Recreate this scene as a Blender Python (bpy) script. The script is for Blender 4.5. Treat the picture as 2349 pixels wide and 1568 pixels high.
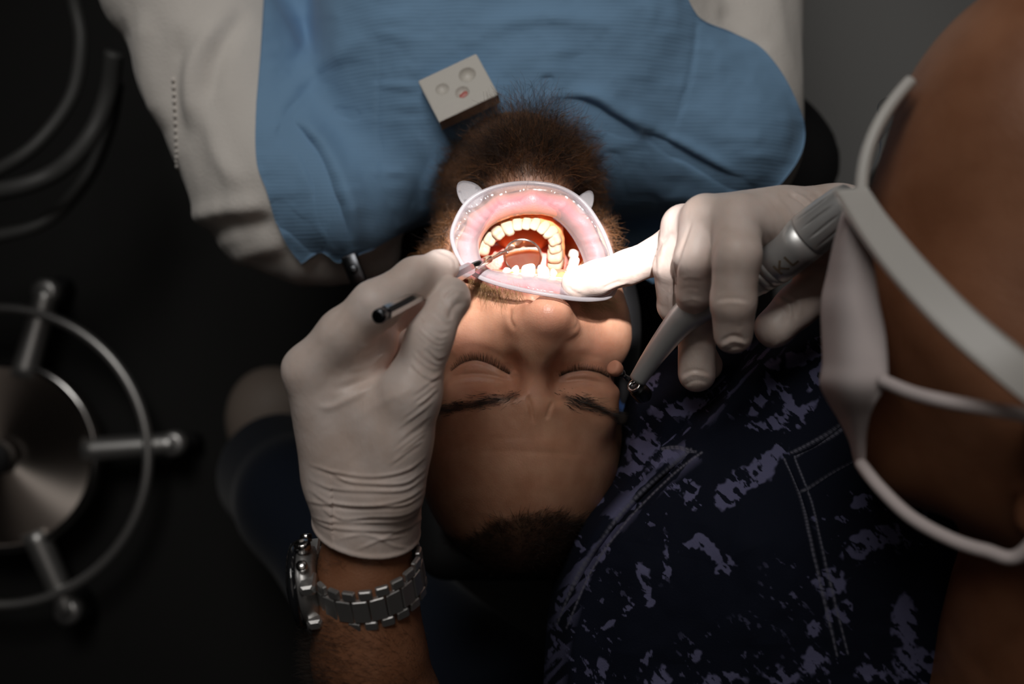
import bpy, math, random
import numpy as np
from mathutils import Vector, Matrix
from mathutils.bvhtree import BVHTree

for _o in list(bpy.data.objects):
    bpy.data.objects.remove(_o)
C = bpy.context.scene.collection
SC = bpy.context.scene
rng = np.random.default_rng(7)
random.seed(7)

# ------------------------------------------------------------------ camera, world, lights
CAMZ = 1.5
cam_d = bpy.data.cameras.new('camera')
cam_d.lens = 35.0
cam_d.sensor_width = 36.0
cam_d.clip_start = 0.02
cam_d.dof.use_dof = True
cam_d.dof.focus_distance = 0.580
cam_d.dof.aperture_fstop = 4.2
cam_d.dof.aperture_blades = 0
cam = bpy.data.objects.new('camera', cam_d)
cam.location = (0, 0, CAMZ)
C.objects.link(cam)
SC.camera = cam
FPX = 2349 * 35.0 / 36.0

SC.view_settings.view_transform = 'Standard'
SC.view_settings.look = 'None'
SC.view_settings.exposure = 0.0
SC.view_settings.gamma = 1.0
SC.view_settings.use_curve_mapping = False
try:
    SC.cycles.use_denoising = True
    SC.cycles.max_bounces = 10
    SC.cycles.transparent_max_bounces = 16
    SC.cycles.sample_clamp_indirect = 6.0
    SC.cycles.caustics_reflective = False
except Exception:
    pass

w = bpy.data.worlds.new('world')
SC.world = w
w.use_nodes = True
w.node_tree.nodes['Background'].inputs[0].default_value = (0.50, 0.58, 0.70, 1)
w.node_tree.nodes['Background'].inputs[1].default_value = 0.035


def area(name, loc, target, size, power, col, size_y=None):
    l = bpy.data.lights.new(name, 'AREA')
    l.energy = power
    l.color = col
    l.size = size
    if size_y:
        l.shape = 'RECTANGLE'
        l.size_y = size_y
    o = bpy.data.objects.new(name, l)
    C.objects.link(o)
    o.location = loc
    d = Vector(target) - Vector(loc)
    o.rotation_euler = d.to_track_quat('-Z', 'Y').to_euler()
    return o


k = area('ceiling_light', (-0.25, 1.05, 2.05), (-0.02, 0.36, 0.75), 0.7, 2.4, (1.0, 0.97, 0.93), 0.7)
k.data.spread = math.radians(85)
area('ceiling_light', (0.2, 0.3, 2.75), (0.1, 0.2, 0.8), 1.4, 1.5, (1.0, 0.90, 0.82), 1.4)
# the operating lamp over the patient's chest: a sharp-edged rectangular beam on the mouth
LAMP_POS = Vector((0.035, 0.268, 1.61))
LAMP_AIM = Vector((0.018, 0.0520, 0.885))
ld = bpy.data.lights.new('operating_lamp', 'SPOT')
ld.energy = 92.0
ld.color = (1.0, 0.935, 0.915)
ld.spot_size = math.radians(24)
ld.spot_blend = 0.05
ld.shadow_soft_size = 0.02
lo = bpy.data.objects.new('operating_lamp', ld)
C.objects.link(lo)
lo.location = LAMP_POS
lo.rotation_euler = (LAMP_AIM - LAMP_POS).to_track_quat('-Z', 'Y').to_euler()
ld.use_nodes = True
nt = ld.node_tree
em = [n for n in nt.nodes if n.type == 'EMISSION'][0]
tc = nt.nodes.new('ShaderNodeTexCoord')
sx = nt.nodes.new('ShaderNodeSeparateXYZ')
nt.links.new(tc.outputs['Normal'], sx.inputs[0])


def lmath(op, a, b=None):
    m = nt.nodes.new('ShaderNodeMath')
    m.operation = op
    for i, v in enumerate((a, b)):
        if v is None:
            continue
        if isinstance(v, (int, float)):
            m.inputs[i].default_value = v
        else:
            nt.links.new(v, m.inputs[i])
    return m.outputs[0]


def lramp(src, zz, half, soft):
    t = lmath('ABSOLUTE', lmath('DIVIDE', src, zz))
    mr = nt.nodes.new('ShaderNodeMapRange')
    mr.interpolation_type = 'SMOOTHSTEP'
    nt.links.new(t, mr.inputs['Value'])
    mr.inputs['From Min'].default_value = half - soft
    mr.inputs['From Max'].default_value = half + soft
    mr.inputs['To Min'].default_value = 1
    mr.inputs['To Max'].default_value = 0
    return mr.outputs[0]


BEAM_X, BEAM_Y = 0.094, 0.049
nt.links.new(lmath('MULTIPLY', lramp(sx.outputs[0], sx.outputs[2], BEAM_X, 0.016),
                   lramp(sx.outputs[1], sx.outputs[2], BEAM_Y, 0.010)), em.inputs['Strength'])


# ------------------------------------------------------------------ coordinates (cm; h = height over the eye plane)
def Q(px, py, d):
    return np.array([(px - 1174.5) * d / FPX, (784 - py) * d / FPX, 60.0 - d])


def W(c):
    c = np.asarray(c, dtype=float)
    out = c / 100.0
    out = out.copy()
    out[..., 2] += CAMZ - 0.60
    return out


def proj(v):
    d = 60.0 - v[:, 2]
    return 1174.5 + v[:, 0] * FPX / d, 784 - v[:, 1] * FPX / d


# ------------------------------------------------------------------ noise
def _hash(ix, iy, iz, seed):
    h = (ix.astype(np.uint32) * np.uint32(374761393) + iy.astype(np.uint32) * np.uint32(668265263)
         + iz.astype(np.uint32) * np.uint32(2147483647) + np.uint32(seed * 1013904223 & 0xffffffff))
    h = (h ^ (h >> np.uint32(13))) * np.uint32(1274126177)
    h = h ^ (h >> np.uint32(16))
    return (h & np.uint32(0xffff)).astype(np.float32) / 65535.0


def vnoise(p, seed=0):
    p = np.asarray(p, dtype=np.float64)
    i = np.floor(p).astype(np.int64)
    f = p - i
    f = f * f * (3 - 2 * f)
    r = 0
    for dx in (0, 1):
        for dy in (0, 1):
            for dz in (0, 1):
                wgt = (f[:, 0] if dx else 1 - f[:, 0]) * (f[:, 1] if dy else 1 - f[:, 1]) * (f[:, 2] if dz else 1 - f[:, 2])
                r = r + wgt * _hash(i[:, 0] + dx, i[:, 1] + dy, i[:, 2] + dz, seed)
    return r * 2 - 1


def fbm(p, seed=0, octv=4, gain=0.5):
    p = np.asarray(p, dtype=np.float64)
    a, s, r = 1.0, 0.0, 0
    for o in range(octv):
        r = r + a * vnoise(p * 2 ** o + 17.3 * o, seed + o)
        s += a
        a *= gain
    return r / s


# ------------------------------------------------------------------ implicit modelling
class Vol:
    def __init__(self, lo, hi, s):
        self.lo = np.asarray(lo, dtype=float)
        self.s = s
        n = np.ceil((np.asarray(hi, dtype=float) - self.lo) / s).astype(int) + 1
        self.ax = [(self.lo[i] + s * np.arange(n[i])).astype(np.float32) for i in range(3)]
        self.D = np.full(n, 10.0, dtype=np.float32)

    def _op(self, fn, lo, hi, k, mode):
        sl, ok = [], True
        for i in range(3):
            a = max(0, int(math.floor((lo[i] - k - 3 * self.s - self.lo[i]) / self.s)))
            b = min(self.D.shape[i], int(math.ceil((hi[i] + k + 3 * self.s - self.lo[i]) / self.s)) + 1)
            if b <= a:
                return
            sl.append(slice(a, b))
        X = self.ax[0][sl[0]][:, None, None]
        Y = self.ax[1][sl[1]][None, :, None]
        Z = self.ax[2][sl[2]][None, None, :]
        d = fn(X, Y, Z).astype(np.float32)
        A = self.D[tuple(sl)]
        if mode == 'add':
            if k > 0:
                h = np.clip(0.5 + 0.5 * (A - d) / k, 0, 1)
                self.D[tuple(sl)] = A * (1 - h) + d * h - k * h * (1 - h)
            else:
                self.D[tuple(sl)] = np.minimum(A, d)
        else:
            if k > 0:
                h = np.clip(0.5 - 0.5 * (A + d) / k, 0, 1)
                self.D[tuple(sl)] = A * (1 - h) - d * h + k * h * (1 - h)
            else:
                self.D[tuple(sl)] = np.maximum(A, -d)

    def capsule(self, a, b, ra, rb=None, k=0.3, mode='add'):
        rb = ra if rb is None else rb
        a, b = np.asarray(a, float), np.asarray(b, float)
        ab = b - a
        L = max(float(ab @ ab), 1e-9)
        r = max(ra, rb)

        def fn(X, Y, Z):
            t = np.clip(((X - a[0]) * ab[0] + (Y - a[1]) * ab[1] + (Z - a[2]) * ab[2]) / L, 0, 1)
            return np.sqrt((X - a[0] - t * ab[0]) ** 2 + (Y - a[1] - t * ab[1]) ** 2 + (Z - a[2] - t * ab[2]) ** 2) - (ra + (rb - ra) * t)
        self._op(fn, np.minimum(a, b) - r, np.maximum(a, b) + r, k, mode)

    def chain(self, pts, k=0.3, mode='add'):
        for (a, ra), (b, rb) in zip(pts[:-1], pts[1:]):
            self.capsule(a, b, ra, rb, k, mode)

    def ellipsoid(self, c, r, k=0.3, mode='add', R=None):
        c, r = np.asarray(c, float), np.asarray(r, float)
        R = np.eye(3) if R is None else np.asarray(R, float)

        def fn(X, Y, Z):
            x, y, z = X - c[0], Y - c[1], Z - c[2]
            u = [R[j, 0] * x + R[j, 1] * y + R[j, 2] * z for j in range(3)]
            k0 = np.sqrt(sum((u[j] / r[j]) ** 2 for j in range(3)))
            k1 = np.sqrt(sum((u[j] / r[j] ** 2) ** 2 for j in range(3))) + 1e-9
            return k0 * (k0 - 1) / k1
        m = np.max(r) if R is not None and not np.allclose(R, np.eye(3)) else r
        self._op(fn, c - m, c + m, k, mode)

    def box(self, c, half, rad, k=0.3, mode='add', R=None):
        c, half = np.asarray(c, float), np.asarray(half, float)
        R = np.eye(3) if R is None else np.asarray(R, float)

        def fn(X, Y, Z):
            x, y, z = X - c[0], Y - c[1], Z - c[2]
            q = [np.abs(R[j, 0] * x + R[j, 1] * y + R[j, 2] * z) - (half[j] - rad) for j in range(3)]
            out = np.sqrt(sum(np.maximum(u, 0) ** 2 for u in q))
            return out + np.minimum(np.maximum(np.maximum(q[0], q[1]), q[2]), 0) - rad
        m = np.full(3, np.linalg.norm(half)) if not np.allclose(R, np.eye(3)) else half
        self._op(fn, c - m, c + m, k, mode)

    def cut_plane(self, p, n):
        n = np.asarray(n, float) / np.linalg.norm(n)
        pl = ((self.ax[0][:, None, None] - p[0]) * n[0] + (self.ax[1][None, :, None] - p[1]) * n[1]
              + (self.ax[2][None, None, :] - p[2]) * n[2]).astype(np.float32)
        self.D = np.maximum(self.D, pl)

    def mesh(self, smooth=2):
        D = np.pad(self.D, 1, constant_values=5.0)
        lo = self.lo - self.s
        S = D < 0
        sh = [slice(0, -1), slice(1, None)]
        cnt = np.zeros(np.array(D.shape) - 1, dtype=np.int8)
        for a in (0, 1):
            for b in (0, 1):
                for c in (0, 1):
                    cnt += S[sh[a], sh[b], sh[c]]
        act = (cnt > 0) & (cnt < 8)
        I = np.array(np.nonzero(act)).T
        idx = np.full(act.shape, -1, dtype=np.int32)
        idx[I[:, 0], I[:, 1], I[:, 2]] = np.arange(len(I))
        val = {}
        for a in (0, 1):
            for b in (0, 1):
                for c in (0, 1):
                    val[(a, b, c)] = D[I[:, 0] + a, I[:, 1] + b, I[:, 2] + c]
        acc = np.zeros((len(I), 3))
        num = np.zeros(len(I))
        corners = list(val.keys())
        for p in corners:
            for ax in range(3):
                if p[ax] == 1:
                    continue
                q = list(p)
                q[ax] = 1
                q = tuple(q)
                v0, v1 = val[p], val[q]
                m = (v0 < 0) != (v1 < 0)
                t = np.where(m, v0 / np.where(m, v0 - v1, 1), 0)
                pos = np.tile(np.array(p, float), (len(I), 1))
                pos[:, ax] += t
                acc[m] += pos[m]
                num[m] += 1
        V = lo + (I + acc / num[:, None]) * self.s
        F = []
        for ax in range(3):
            o1, o2 = [(1, 2), (2, 0), (0, 1)][ax]
            s0 = [slice(None)] * 3
            s1 = [slice(None)] * 3
            s0[ax] = slice(0, -1)
            s1[ax] = slice(1, None)
            A, B = S[tuple(s0)], S[tuple(s1)]
            E = np.array(np.nonzero(A != B)).T
            E = E[(E[:, o1] > 0) & (E[:, o2] > 0)]
            neg = A[E[:, 0], E[:, 1], E[:, 2]]
            quad = []
            for d1, d2 in ((1, 1), (0, 1), (0, 0), (1, 0)):
                e = E.copy()
                e[:, o1] -= d1
                e[:, o2] -= d2
                quad.append(idx[e[:, 0], e[:, 1], e[:, 2]])
            quad = np.array(quad).T
            quad[~neg] = quad[~neg][:, ::-1]
            F.append(quad)
        F = np.concatenate(F)
        for _ in range(smooth):
            V = lap(V, F)
        return V, F


def lap(V, F, fac=0.5):
    a = F.ravel()
    b = np.roll(F, -1, axis=1).ravel()
    n = len(V)
    cnt = np.bincount(a, minlength=n) + np.bincount(b, minlength=n)
    out = np.empty_like(V)
    for i in range(3):
        s = np.bincount(a, weights=V[b, i], minlength=n) + np.bincount(b, weights=V[a, i], minlength=n)
        out[:, i] = s / np.maximum(cnt, 1)
    return V + fac * (out - V)


def normals(V, F):
    n = np.cross(V[F[:, 2]] - V[F[:, 0]], V[F[:, -1]] - V[F[:, 1]])
    out = np.zeros_like(V)
    for j in range(F.shape[1]):
        for i in range(3):
            out[:, i] += np.bincount(F[:, j], weights=n[:, i], minlength=len(V))
    return out / (np.linalg.norm(out, axis=1, keepdims=True) + 1e-12)


def catmull(P, n, closed=False):
    P = np.asarray(P, float)
    m = len(P)
    if not closed:
        P = np.vstack([2 * P[0] - P[1], P, 2 * P[-1] - P[-2]])
        segs = m - 1
    else:
        P = np.vstack([P[-1], P, P[0], P[1]])
        segs = m
    t = np.linspace(0, segs, n, endpoint=not closed)
    i = np.minimum(t.astype(int), segs - 1)
    f = (t - i)[:, None]
    p0, p1, p2, p3 = P[i], P[i + 1], P[i + 2], P[i + 3]
    return 0.5 * (2 * p1 + (p2 - p0) * f + (2 * p0 - 5 * p1 + 4 * p2 - p3) * f ** 2 + (3 * p1 - p0 - 3 * p2 + p3) * f ** 3)


def polydist(x, y, pts):
    """distance of points (x, y) to a polyline, and the parameter 0..1 along it"""
    pts = np.asarray(pts, float)
    best = np.full(len(x), 1e9)
    par = np.zeros(len(x))
    n = len(pts) - 1
    for i in range(n):
        a, b = pts[i], pts[i + 1]
        ab = b - a
        t = np.clip(((x - a[0]) * ab[0] + (y - a[1]) * ab[1]) / max(ab @ ab, 1e-9), 0, 1)
        d = np.hypot(x - a[0] - t * ab[0], y - a[1] - t * ab[1])
        m = d < best
        best[m] = d[m]
        par[m] = (i + t[m]) / n
    return best, par


def groove(V, N, lines, front=True):
    """sculpt creases (negative) and ridges (positive): (points, amplitude cm, half width)"""
    x, y = proj(V)
    disp = np.zeros(len(V))
    for pts, amp, wd in lines:
        P = np.asarray(pts, float)
        if len(P) > 2:
            P = catmull(P, len(P) * 5)
        lo_, hi_ = P.min(0) - 3 * wd, P.max(0) + 3 * wd
        m = np.nonzero((x > lo_[0]) & (x < hi_[0]) & (y > lo_[1]) & (y < hi_[1]) & (N[:, 2] > (-0.1 if front else -2)))[0]
        if not len(m):
            continue
        dd, t = polydist(x[m], y[m], P)
        disp[m] += amp * np.exp(-(dd / wd) ** 2) * np.clip(np.minimum(t, 1 - t) * 5, 0, 1)
    return V + N * disp[:, None]


# ------------------------------------------------------------------ objects
def mesh_from(name, V, F, mats, smooth=True, midx=None, attrs=None, cm=True):
    me = bpy.data.meshes.new(name)
    V = W(V) if cm else np.asarray(V, float)
    if isinstance(F, np.ndarray):
        nf, k = F.shape
        me.vertices.add(len(V))
        me.vertices.foreach_set('co', V.astype(np.float32).ravel())
        me.loops.add(nf * k)
        me.loops.foreach_set('vertex_index', F.astype(np.int32).ravel())
        me.polygons.add(nf)
        me.polygons.foreach_set('loop_start', np.arange(0, nf * k, k, dtype=np.int32))
        me.update(calc_edges=True)
    else:
        me.from_pydata([tuple(v) for v in V], [], [tuple(int(i) for i in f) for f in F])
    me.validate()
    for m in (mats if isinstance(mats, (list, tuple)) else [mats]):
        me.materials.append(m)
    if midx is not None:
        me.polygons.foreach_set('material_index', np.asarray(midx, dtype=np.int32))
    me.polygons.foreach_set('use_smooth', np.full(len(me.polygons), smooth))
    for an, col in (attrs or {}).items():
        at = me.color_attributes.new(an, 'FLOAT_COLOR', 'POINT')
        c4 = np.ones((len(V), 4), dtype=np.float32)
        c4[:, :col.shape[1]] = col
        at.data.foreach_set('color', c4.ravel())
    me.update()
    return me


def obj(name, V, F, mats, parent=None, **kw):
    me = mesh_from(name, V, F, mats, **kw)
    o = bpy.data.objects.new(name, me)
    C.objects.link(o)
    if parent is not None:
        o.parent = parent
        if parent.data is None:
            o.matrix_parent_inverse = Matrix.Translation(-Vector(parent.location))
    return o


def thing(name, label, cat, at, group=None):
    o = bpy.data.objects.new(name, None)
    o.empty_display_size = 0.02
    C.objects.link(o)
    o.location = Vector(W(np.asarray(at, float)))
    return tag(o, label, cat, group)


def tag(o, label, cat, group=None):
    o['label'] = label
    o['category'] = cat
    if group:
        o['group'] = group
    return o


def struct(name, V, F, m, **kw):
    o = obj(name, V, F, m, **kw)
    o['kind'] = 'structure'
    return o


def join(parts):
    """several (V, F) into one; faces as list"""
    Vs, Fs, n = [], [], 0
    for V, F in parts:
        Vs.append(np.asarray(V, float))
        Fs += [[int(i) + n for i in f] for f in F]
        n += len(V)
    return np.vstack(Vs), Fs


def frame_of(d):
    d = np.asarray(d, float)
    d = d / np.linalg.norm(d)
    a = np.array([0, 0, 1.0]) if abs(d[2]) < 0.9 else np.array([1.0, 0, 0])
    u = np.cross(a, d)
    u /= np.linalg.norm(u)
    return u, np.cross(d, u), d


def lathe(a, b, prof, n=32, capped=True, phase=0.0, flute=None):
    """prof: [(t along a->b in cm, radius)]"""
    a = np.asarray(a, float)
    u, v, d = frame_of(np.asarray(b, float) - a)
    th = np.linspace(0, 2 * np.pi, n, endpoint=False) + phase
    V, F = [], []
    for t, r in prof:
        rr = r * np.ones(n) if flute is None else r * (1 + flute(t, th))
        V.append(a + d * t + np.outer(rr * np.cos(th), u) + np.outer(rr * np.sin(th), v))
    V = np.vstack(V)
    for i in range(len(prof) - 1):
        for j in range(n):
            k = (j + 1) % n
            F.append([i * n + j, i * n + k, (i + 1) * n + k, (i + 1) * n + j])
    if capped:
        F.append([j for j in range(n)][::-1])
        F.append([(len(prof) - 1) * n + j for j in range(n)])
    return V, F


def tube(P, r, n=12, closed=False, flat=None):
    P = np.asarray(P, float)
    m = len(P)
    T = np.roll(P, -1, 0) - np.roll(P, 1, 0) if closed else np.gradient(P, axis=0)
    T /= np.linalg.norm(T, axis=1, keepdims=True)
    r = np.full(m, r) if np.isscalar(r) else np.asarray(r)
    U = np.zeros_like(P)
    u = frame_of(T[0])[0]
    for i in range(m):
        u = u - T[i] * (u @ T[i])
        u /= np.linalg.norm(u)
        U[i] = u
    Vv = np.cross(T, U)
    th = np.linspace(0, 2 * np.pi, n, endpoint=False)
    V = (P[:, None] + r[:, None, None] * (np.cos(th)[None, :, None] * U[:, None] + np.sin(th)[None, :, None] * Vv[:, None])).reshape(-1, 3)
    F = []
    for i in range(m if closed else m - 1):
        i2 = (i + 1) % m
        for j in range(n):
            k = (j + 1) % n
            F.append([i * n + j, i * n + k, i2 * n + k, i2 * n + j])
    if not closed:
        F.append(list(range(n))[::-1])
        F.append([(m - 1) * n + j for j in range(n)])
    return V, F


def boxm(c, half, R=None, bev=0.15):
    """bevelled box, R rows = local axes"""
    R = np.eye(3) if R is None else np.asarray(R, float)
    c, half = np.asarray(c, float), np.asarray(half, float)
    b = bev * min(half)
    V, F = [], []
    lev = [(-half[2], b), (-half[2] + b, 0), (half[2] - b, 0), (half[2], b)]
    for z, ins in lev:
        hx, hy = half[0] - ins, half[1] - ins
        for x, y in ((-hx, -hy + b), (-hx + b, -hy), (hx - b, -hy), (hx, -hy + b), (hx, hy - b), (hx - b, hy), (-hx + b, hy), (-hx, hy - b)):
            V.append([x, y, z])
    for i in range(3):
        for j in range(8):
            k = (j + 1) % 8
            F.append([i * 8 + j, i * 8 + k, (i + 1) * 8 + k, (i + 1) * 8 + j])
    F.append(list(range(8))[::-1])
    F.append([24 + j for j in range(8)])
    return c + np.asarray(V) @ R, F


def grid_faces(nu, nv, closed_u=False):
    i = np.arange(nu if closed_u else nu - 1)[:, None]
    j = np.arange(nv - 1)[None, :]
    a = (i * nv + j)
    b = (((i + 1) % nu) * nv + j)
    return np.stack([a, b, b + 1, a + 1], -1).reshape(-1, 4)


def sheet(G, thick, close=True):
    """G: (nu, nv, 3) grid -> closed slab with thickness along its normal"""
    nu, nv = G.shape[:2]
    V = G.reshape(-1, 3)
    F = grid_faces(nu, nv)
    N = normals(V, F)
    V2 = V - N * thick
    n = len(V)
    F2 = F[:, ::-1] + n
    rim = np.concatenate([np.arange(nv), np.arange(1, nu) * nv + nv - 1, (nu - 1) * nv + np.arange(nv - 2, -1, -1), np.arange(nu - 2, 0, -1) * nv])
    r2 = np.roll(rim, -1)
    F3 = np.stack([rim, rim + n, r2 + n, r2], -1)
    return np.vstack([V, V2]), np.vstack([F, F2, F3])


def coons(left, right, top, bottom, nu, nv):
    """left/right run top->bottom, top/bottom run left->right; returns (nu rows, nv cols, dim)"""
    L, R = catmull(left, nu), catmull(right, nu)
    T, B = catmull(top, nv), catmull(bottom, nv)
    u = np.linspace(0, 1, nu)[:, None, None]
    v = np.linspace(0, 1, nv)[None, :, None]
    return ((1 - v) * L[:, None] + v * R[:, None] + (1 - u) * T[None] + u * B[None]
            - ((1 - u) * (1 - v) * L[0] + (1 - u) * v * R[0] + u * (1 - v) * L[-1] + u * v * R[-1]))


def strands(P, rad, taper=0.35, sides=3):
    """P: (N, S, 3) -> one mesh of thin tubes"""
    N, S = P.shape[:2]
    T = np.gradient(P, axis=1)
    T /= np.linalg.norm(T, axis=2, keepdims=True) + 1e-9
    ref = np.array([0.31, 0.27, 0.91])
    U = np.cross(T, ref)
    U /= np.linalg.norm(U, axis=2, keepdims=True) + 1e-9
    B = np.cross(T, U)
    th = np.arange(sides) * 2 * np.pi / sides
    rr = rad * np.linspace(1, taper, S)[None, :, None, None]
    V = P[:, :, None] + rr * (np.cos(th)[None, None, :, None] * U[:, :, None] + np.sin(th)[None, None, :, None] * B[:, :, None])
    n = np.arange(N)[:, None, None] * S * sides
    i = np.arange(S - 1)[None, :, None] * sides
    j = np.arange(sides)[None, None, :]
    k = (j + 1) % sides
    F = np.stack([n + i + j, n + i + k, n + i + sides + k, n + i + sides + j], -1).reshape(-1, 4)
    return V.reshape(-1, 3), F


def grow(root, dirn, length, S=8, curl=0.15, freq=1.0, grav=None, seed=3):
    """hair curves leaving root along dirn, bending with noise (cm)"""
    N = len(root)
    P = np.zeros((N, S, 3))
    P[:, 0] = root
    d = dirn / (np.linalg.norm(dirn, axis=1, keepdims=True) + 1e-9)
    step = (length / (S - 1))[:, None]
    off = rng.random((N, 1)) * 50
    for s in range(1, S):
        q = P[:, s - 1] * freq + off
        n = np.stack([vnoise(q, seed), vnoise(q + 31.7, seed + 1), vnoise(q + 77.1, seed + 2)], 1)
        d = d + curl * n
        if grav is not None:
            d = d + np.asarray(grav) / (S - 1)
        d /= np.linalg.norm(d, axis=1, keepdims=True) + 1e-9
        P[:, s] = P[:, s - 1] + d * step
    return P


# ------------------------------------------------------------------ materials
def mat(name, col, rough=0.5, metal=0.0, sss=0.0, sss_r=(1, 0.35, 0.2), sss_s=0.005, spec=0.5, coat=0.0, sheen=0.0):
    m = bpy.data.materials.new(name)
    m.use_nodes = True
    b = m.node_tree.nodes['Principled BSDF']
    b.inputs['Base Color'].default_value = (*col, 1)
    b.inputs['Roughness'].default_value = rough
    b.inputs['Metallic'].default_value = metal
    b.inputs['Specular IOR Level'].default_value = spec
    if sss:
        b.inputs['Subsurface Weight'].default_value = sss
        b.inputs['Subsurface Radius'].default_value = sss_r
        b.inputs['Subsurface Scale'].default_value = sss_s
    if coat:
        b.inputs['Coat Weight'].default_value = coat
        b.inputs['Coat Roughness'].default_value = 0.08
    if sheen:
        b.inputs['Sheen Weight'].default_value = sheen
        b.inputs['Sheen Roughness'].default_value = 0.5
    return m


def nodes(m):
    t = m.node_tree
    return t, t.nodes['Principled BSDF']


def noise_node(t, scale, detail=4, rough=0.5, stretch=None, coord='Object'):
    tc = t.nodes.new('ShaderNodeTexCoord')
    n = t.nodes.new('ShaderNodeTexNoise')
    n.inputs['Scale'].default_value = scale
    n.inputs['Detail'].default_value = detail
    n.inputs['Roughness'].default_value = rough
    if stretch:
        mp = t.nodes.new('ShaderNodeMapping')
        mp.inputs['Scale'].default_value = stretch
        t.links.new(tc.outputs[coord], mp.inputs[0])
        t.links.new(mp.outputs[0], n.inputs['Vector'])
    else:
        t.links.new(tc.outputs[coord], n.inputs['Vector'])
    return n


def bump(m, src, strength=0.3, dist=0.001):
    t, b = nodes(m)
    bn = t.nodes.new('ShaderNodeBump')
    bn.inputs['Strength'].default_value = strength
    bn.inputs['Distance'].default_value = dist
    t.links.new(src, bn.inputs['Height'])
    t.links.new(bn.outputs[0], b.inputs['Normal'])


def vary(m, a, b_, scale, detail=4, lo_=0.35, hi_=0.65, stretch=None):
    """base colour mottled between two colours"""
    t, b = nodes(m)
    n = noise_node(t, scale, detail, stretch=stretch)
    r = t.nodes.new('ShaderNodeValToRGB')
    r.color_ramp.elements[0].position = lo_
    r.color_ramp.elements[0].color = (*a, 1)
    r.color_ramp.elements[1].position = hi_
    r.color_ramp.elements[1].color = (*b_, 1)
    t.links.new(n.outputs['Fac'], r.inputs[0])
    t.links.new(r.outputs[0], b.inputs['Base Color'])
    return n, r


def mask_mix(m, attr, chan, col, src=None):
    """mix the base colour towards col where a painted mask is set"""
    t, b = nodes(m)
    a = t.nodes.new('ShaderNodeAttribute')
    a.attribute_name = attr
    s = t.nodes.new('ShaderNodeSeparateColor')
    t.links.new(a.outputs['Color'], s.inputs[0])
    mx = t.nodes.new('ShaderNodeMix')
    mx.data_type = 'RGBA'
    t.links.new(s.outputs[chan], mx.inputs[0])
    inp = b.inputs['Base Color']
    if inp.is_linked:
        t.links.new(inp.links[0].from_socket, mx.inputs[6])
    else:
        mx.inputs[6].default_value = inp.default_value
    mx.inputs[7].default_value = (*col, 1)
    t.links.new(mx.outputs[2], inp)


M = {}
M['skin'] = mat('patient_skin', (0.5, 0.27, 0.17), 0.42, sss=0.25, sss_s=0.004, spec=0.4)
vary(M['skin'], (0.44, 0.215, 0.13), (0.55, 0.30, 0.195), 60, 6)
_t = M['skin'].node_tree
bump(M['skin'], noise_node(_t, 900, 3).outputs['Fac'], 0.35, 0.0006)
mask_mix(M['skin'], 'tint', 0, (0.62, 0.20, 0.215))
mask_mix(M['skin'], 'tint', 1, (0.10, 0.055, 0.035))
mask_mix(M['skin'], 'tint', 2, (0.50, 0.20, 0.14))
M['mucosa'] = mat('mouth_lining', (0.80, 0.24, 0.08), 0.22, sss=0.5, sss_s=0.006, spec=0.5)
vary(M['mucosa'], (0.88, 0.23, 0.06), (0.95, 0.42, 0.17), 90, 4)
M['gum'] = mat('gum', (0.86, 0.33, 0.14), 0.2, sss=0.3, sss_s=0.004)
M['tongue'] = mat('tongue', (0.78, 0.32, 0.27), 0.3, sss=0.3, sss_s=0.004)
bump(M['tongue'], noise_node(M['tongue'].node_tree, 700, 2).outputs['Fac'], 0.5, 0.001)
M['tooth'] = mat('tooth_enamel_dimmed', (0.47, 0.39, 0.275), 0.18, sss=0.25, sss_r=(1, 0.8, 0.6), sss_s=0.002)  # lower teeth: weaker light deep in the mouth is darkened into this enamel
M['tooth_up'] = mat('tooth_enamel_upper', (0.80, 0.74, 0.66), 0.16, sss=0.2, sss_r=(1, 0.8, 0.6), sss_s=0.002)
M['hair'] = mat('beard_hair', (0.13, 0.06, 0.025), 0.42)
vary(M['hair'], (0.05, 0.024, 0.011), (0.30, 0.135, 0.05), 45, 3)
M['hair_dark'] = mat('dark_hair', (0.025, 0.015, 0.010), 0.45)
M['hair_fair'] = mat('moustache_hair', (0.26, 0.15, 0.06), 0.42)
M['skin2'] = mat('dentist_skin', (0.33, 0.14, 0.072), 0.45, sss=0.15, sss_s=0.004, spec=0.35)
vary(M['skin2'], (0.24, 0.098, 0.048), (0.32, 0.142, 0.075), 30, 5)
bump(M['skin2'], noise_node(M['skin2'].node_tree, 700, 3).outputs['Fac'], 0.4, 0.0006)
M['glove'] = mat('latex_glove', (0.78, 0.69, 0.655), 0.42, sss=0.12, sss_r=(1, 0.6, 0.5), sss_s=0.003, spec=0.4)
vary(M['glove'], (0.68, 0.545, 0.475), (0.77, 0.655, 0.60), 45, 5)
bump(M['glove'], noise_node(M['glove'].node_tree, 500, 4, stretch=(1, 0.5, 1)).outputs['Fac'], 0.25, 0.0008)
M['steel'] = mat('polished_steel', (0.62, 0.61, 0.60), 0.18, 1.0)
M['satin'] = mat('satin_steel', (0.62, 0.61, 0.60), 0.40, 0.9)
M['hp'] = mat('matte_steel', (0.66, 0.655, 0.65), 0.40, 0.72)
M['mirror'] = mat('mirror_glass', (0.93, 0.93, 0.92), 0.015, 1.0)
M['dark_metal'] = mat('dark_metal', (0.10, 0.105, 0.115), 0.3, 1.0)
M['brush'] = mat('polishing_cup', (0.62, 0.27, 0.17), 0.6)
M['letter'] = mat('brown_lettering', (0.12, 0.085, 0.06), 0.5)
M['bib'] = mat('paper_bib', (0.20, 0.35, 0.535), 0.75, spec=0.15, sheen=0.1)
M['cotton'] = mat('white_cotton', (0.72, 0.68, 0.635), 0.9, spec=0.1, sheen=0.15)
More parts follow.
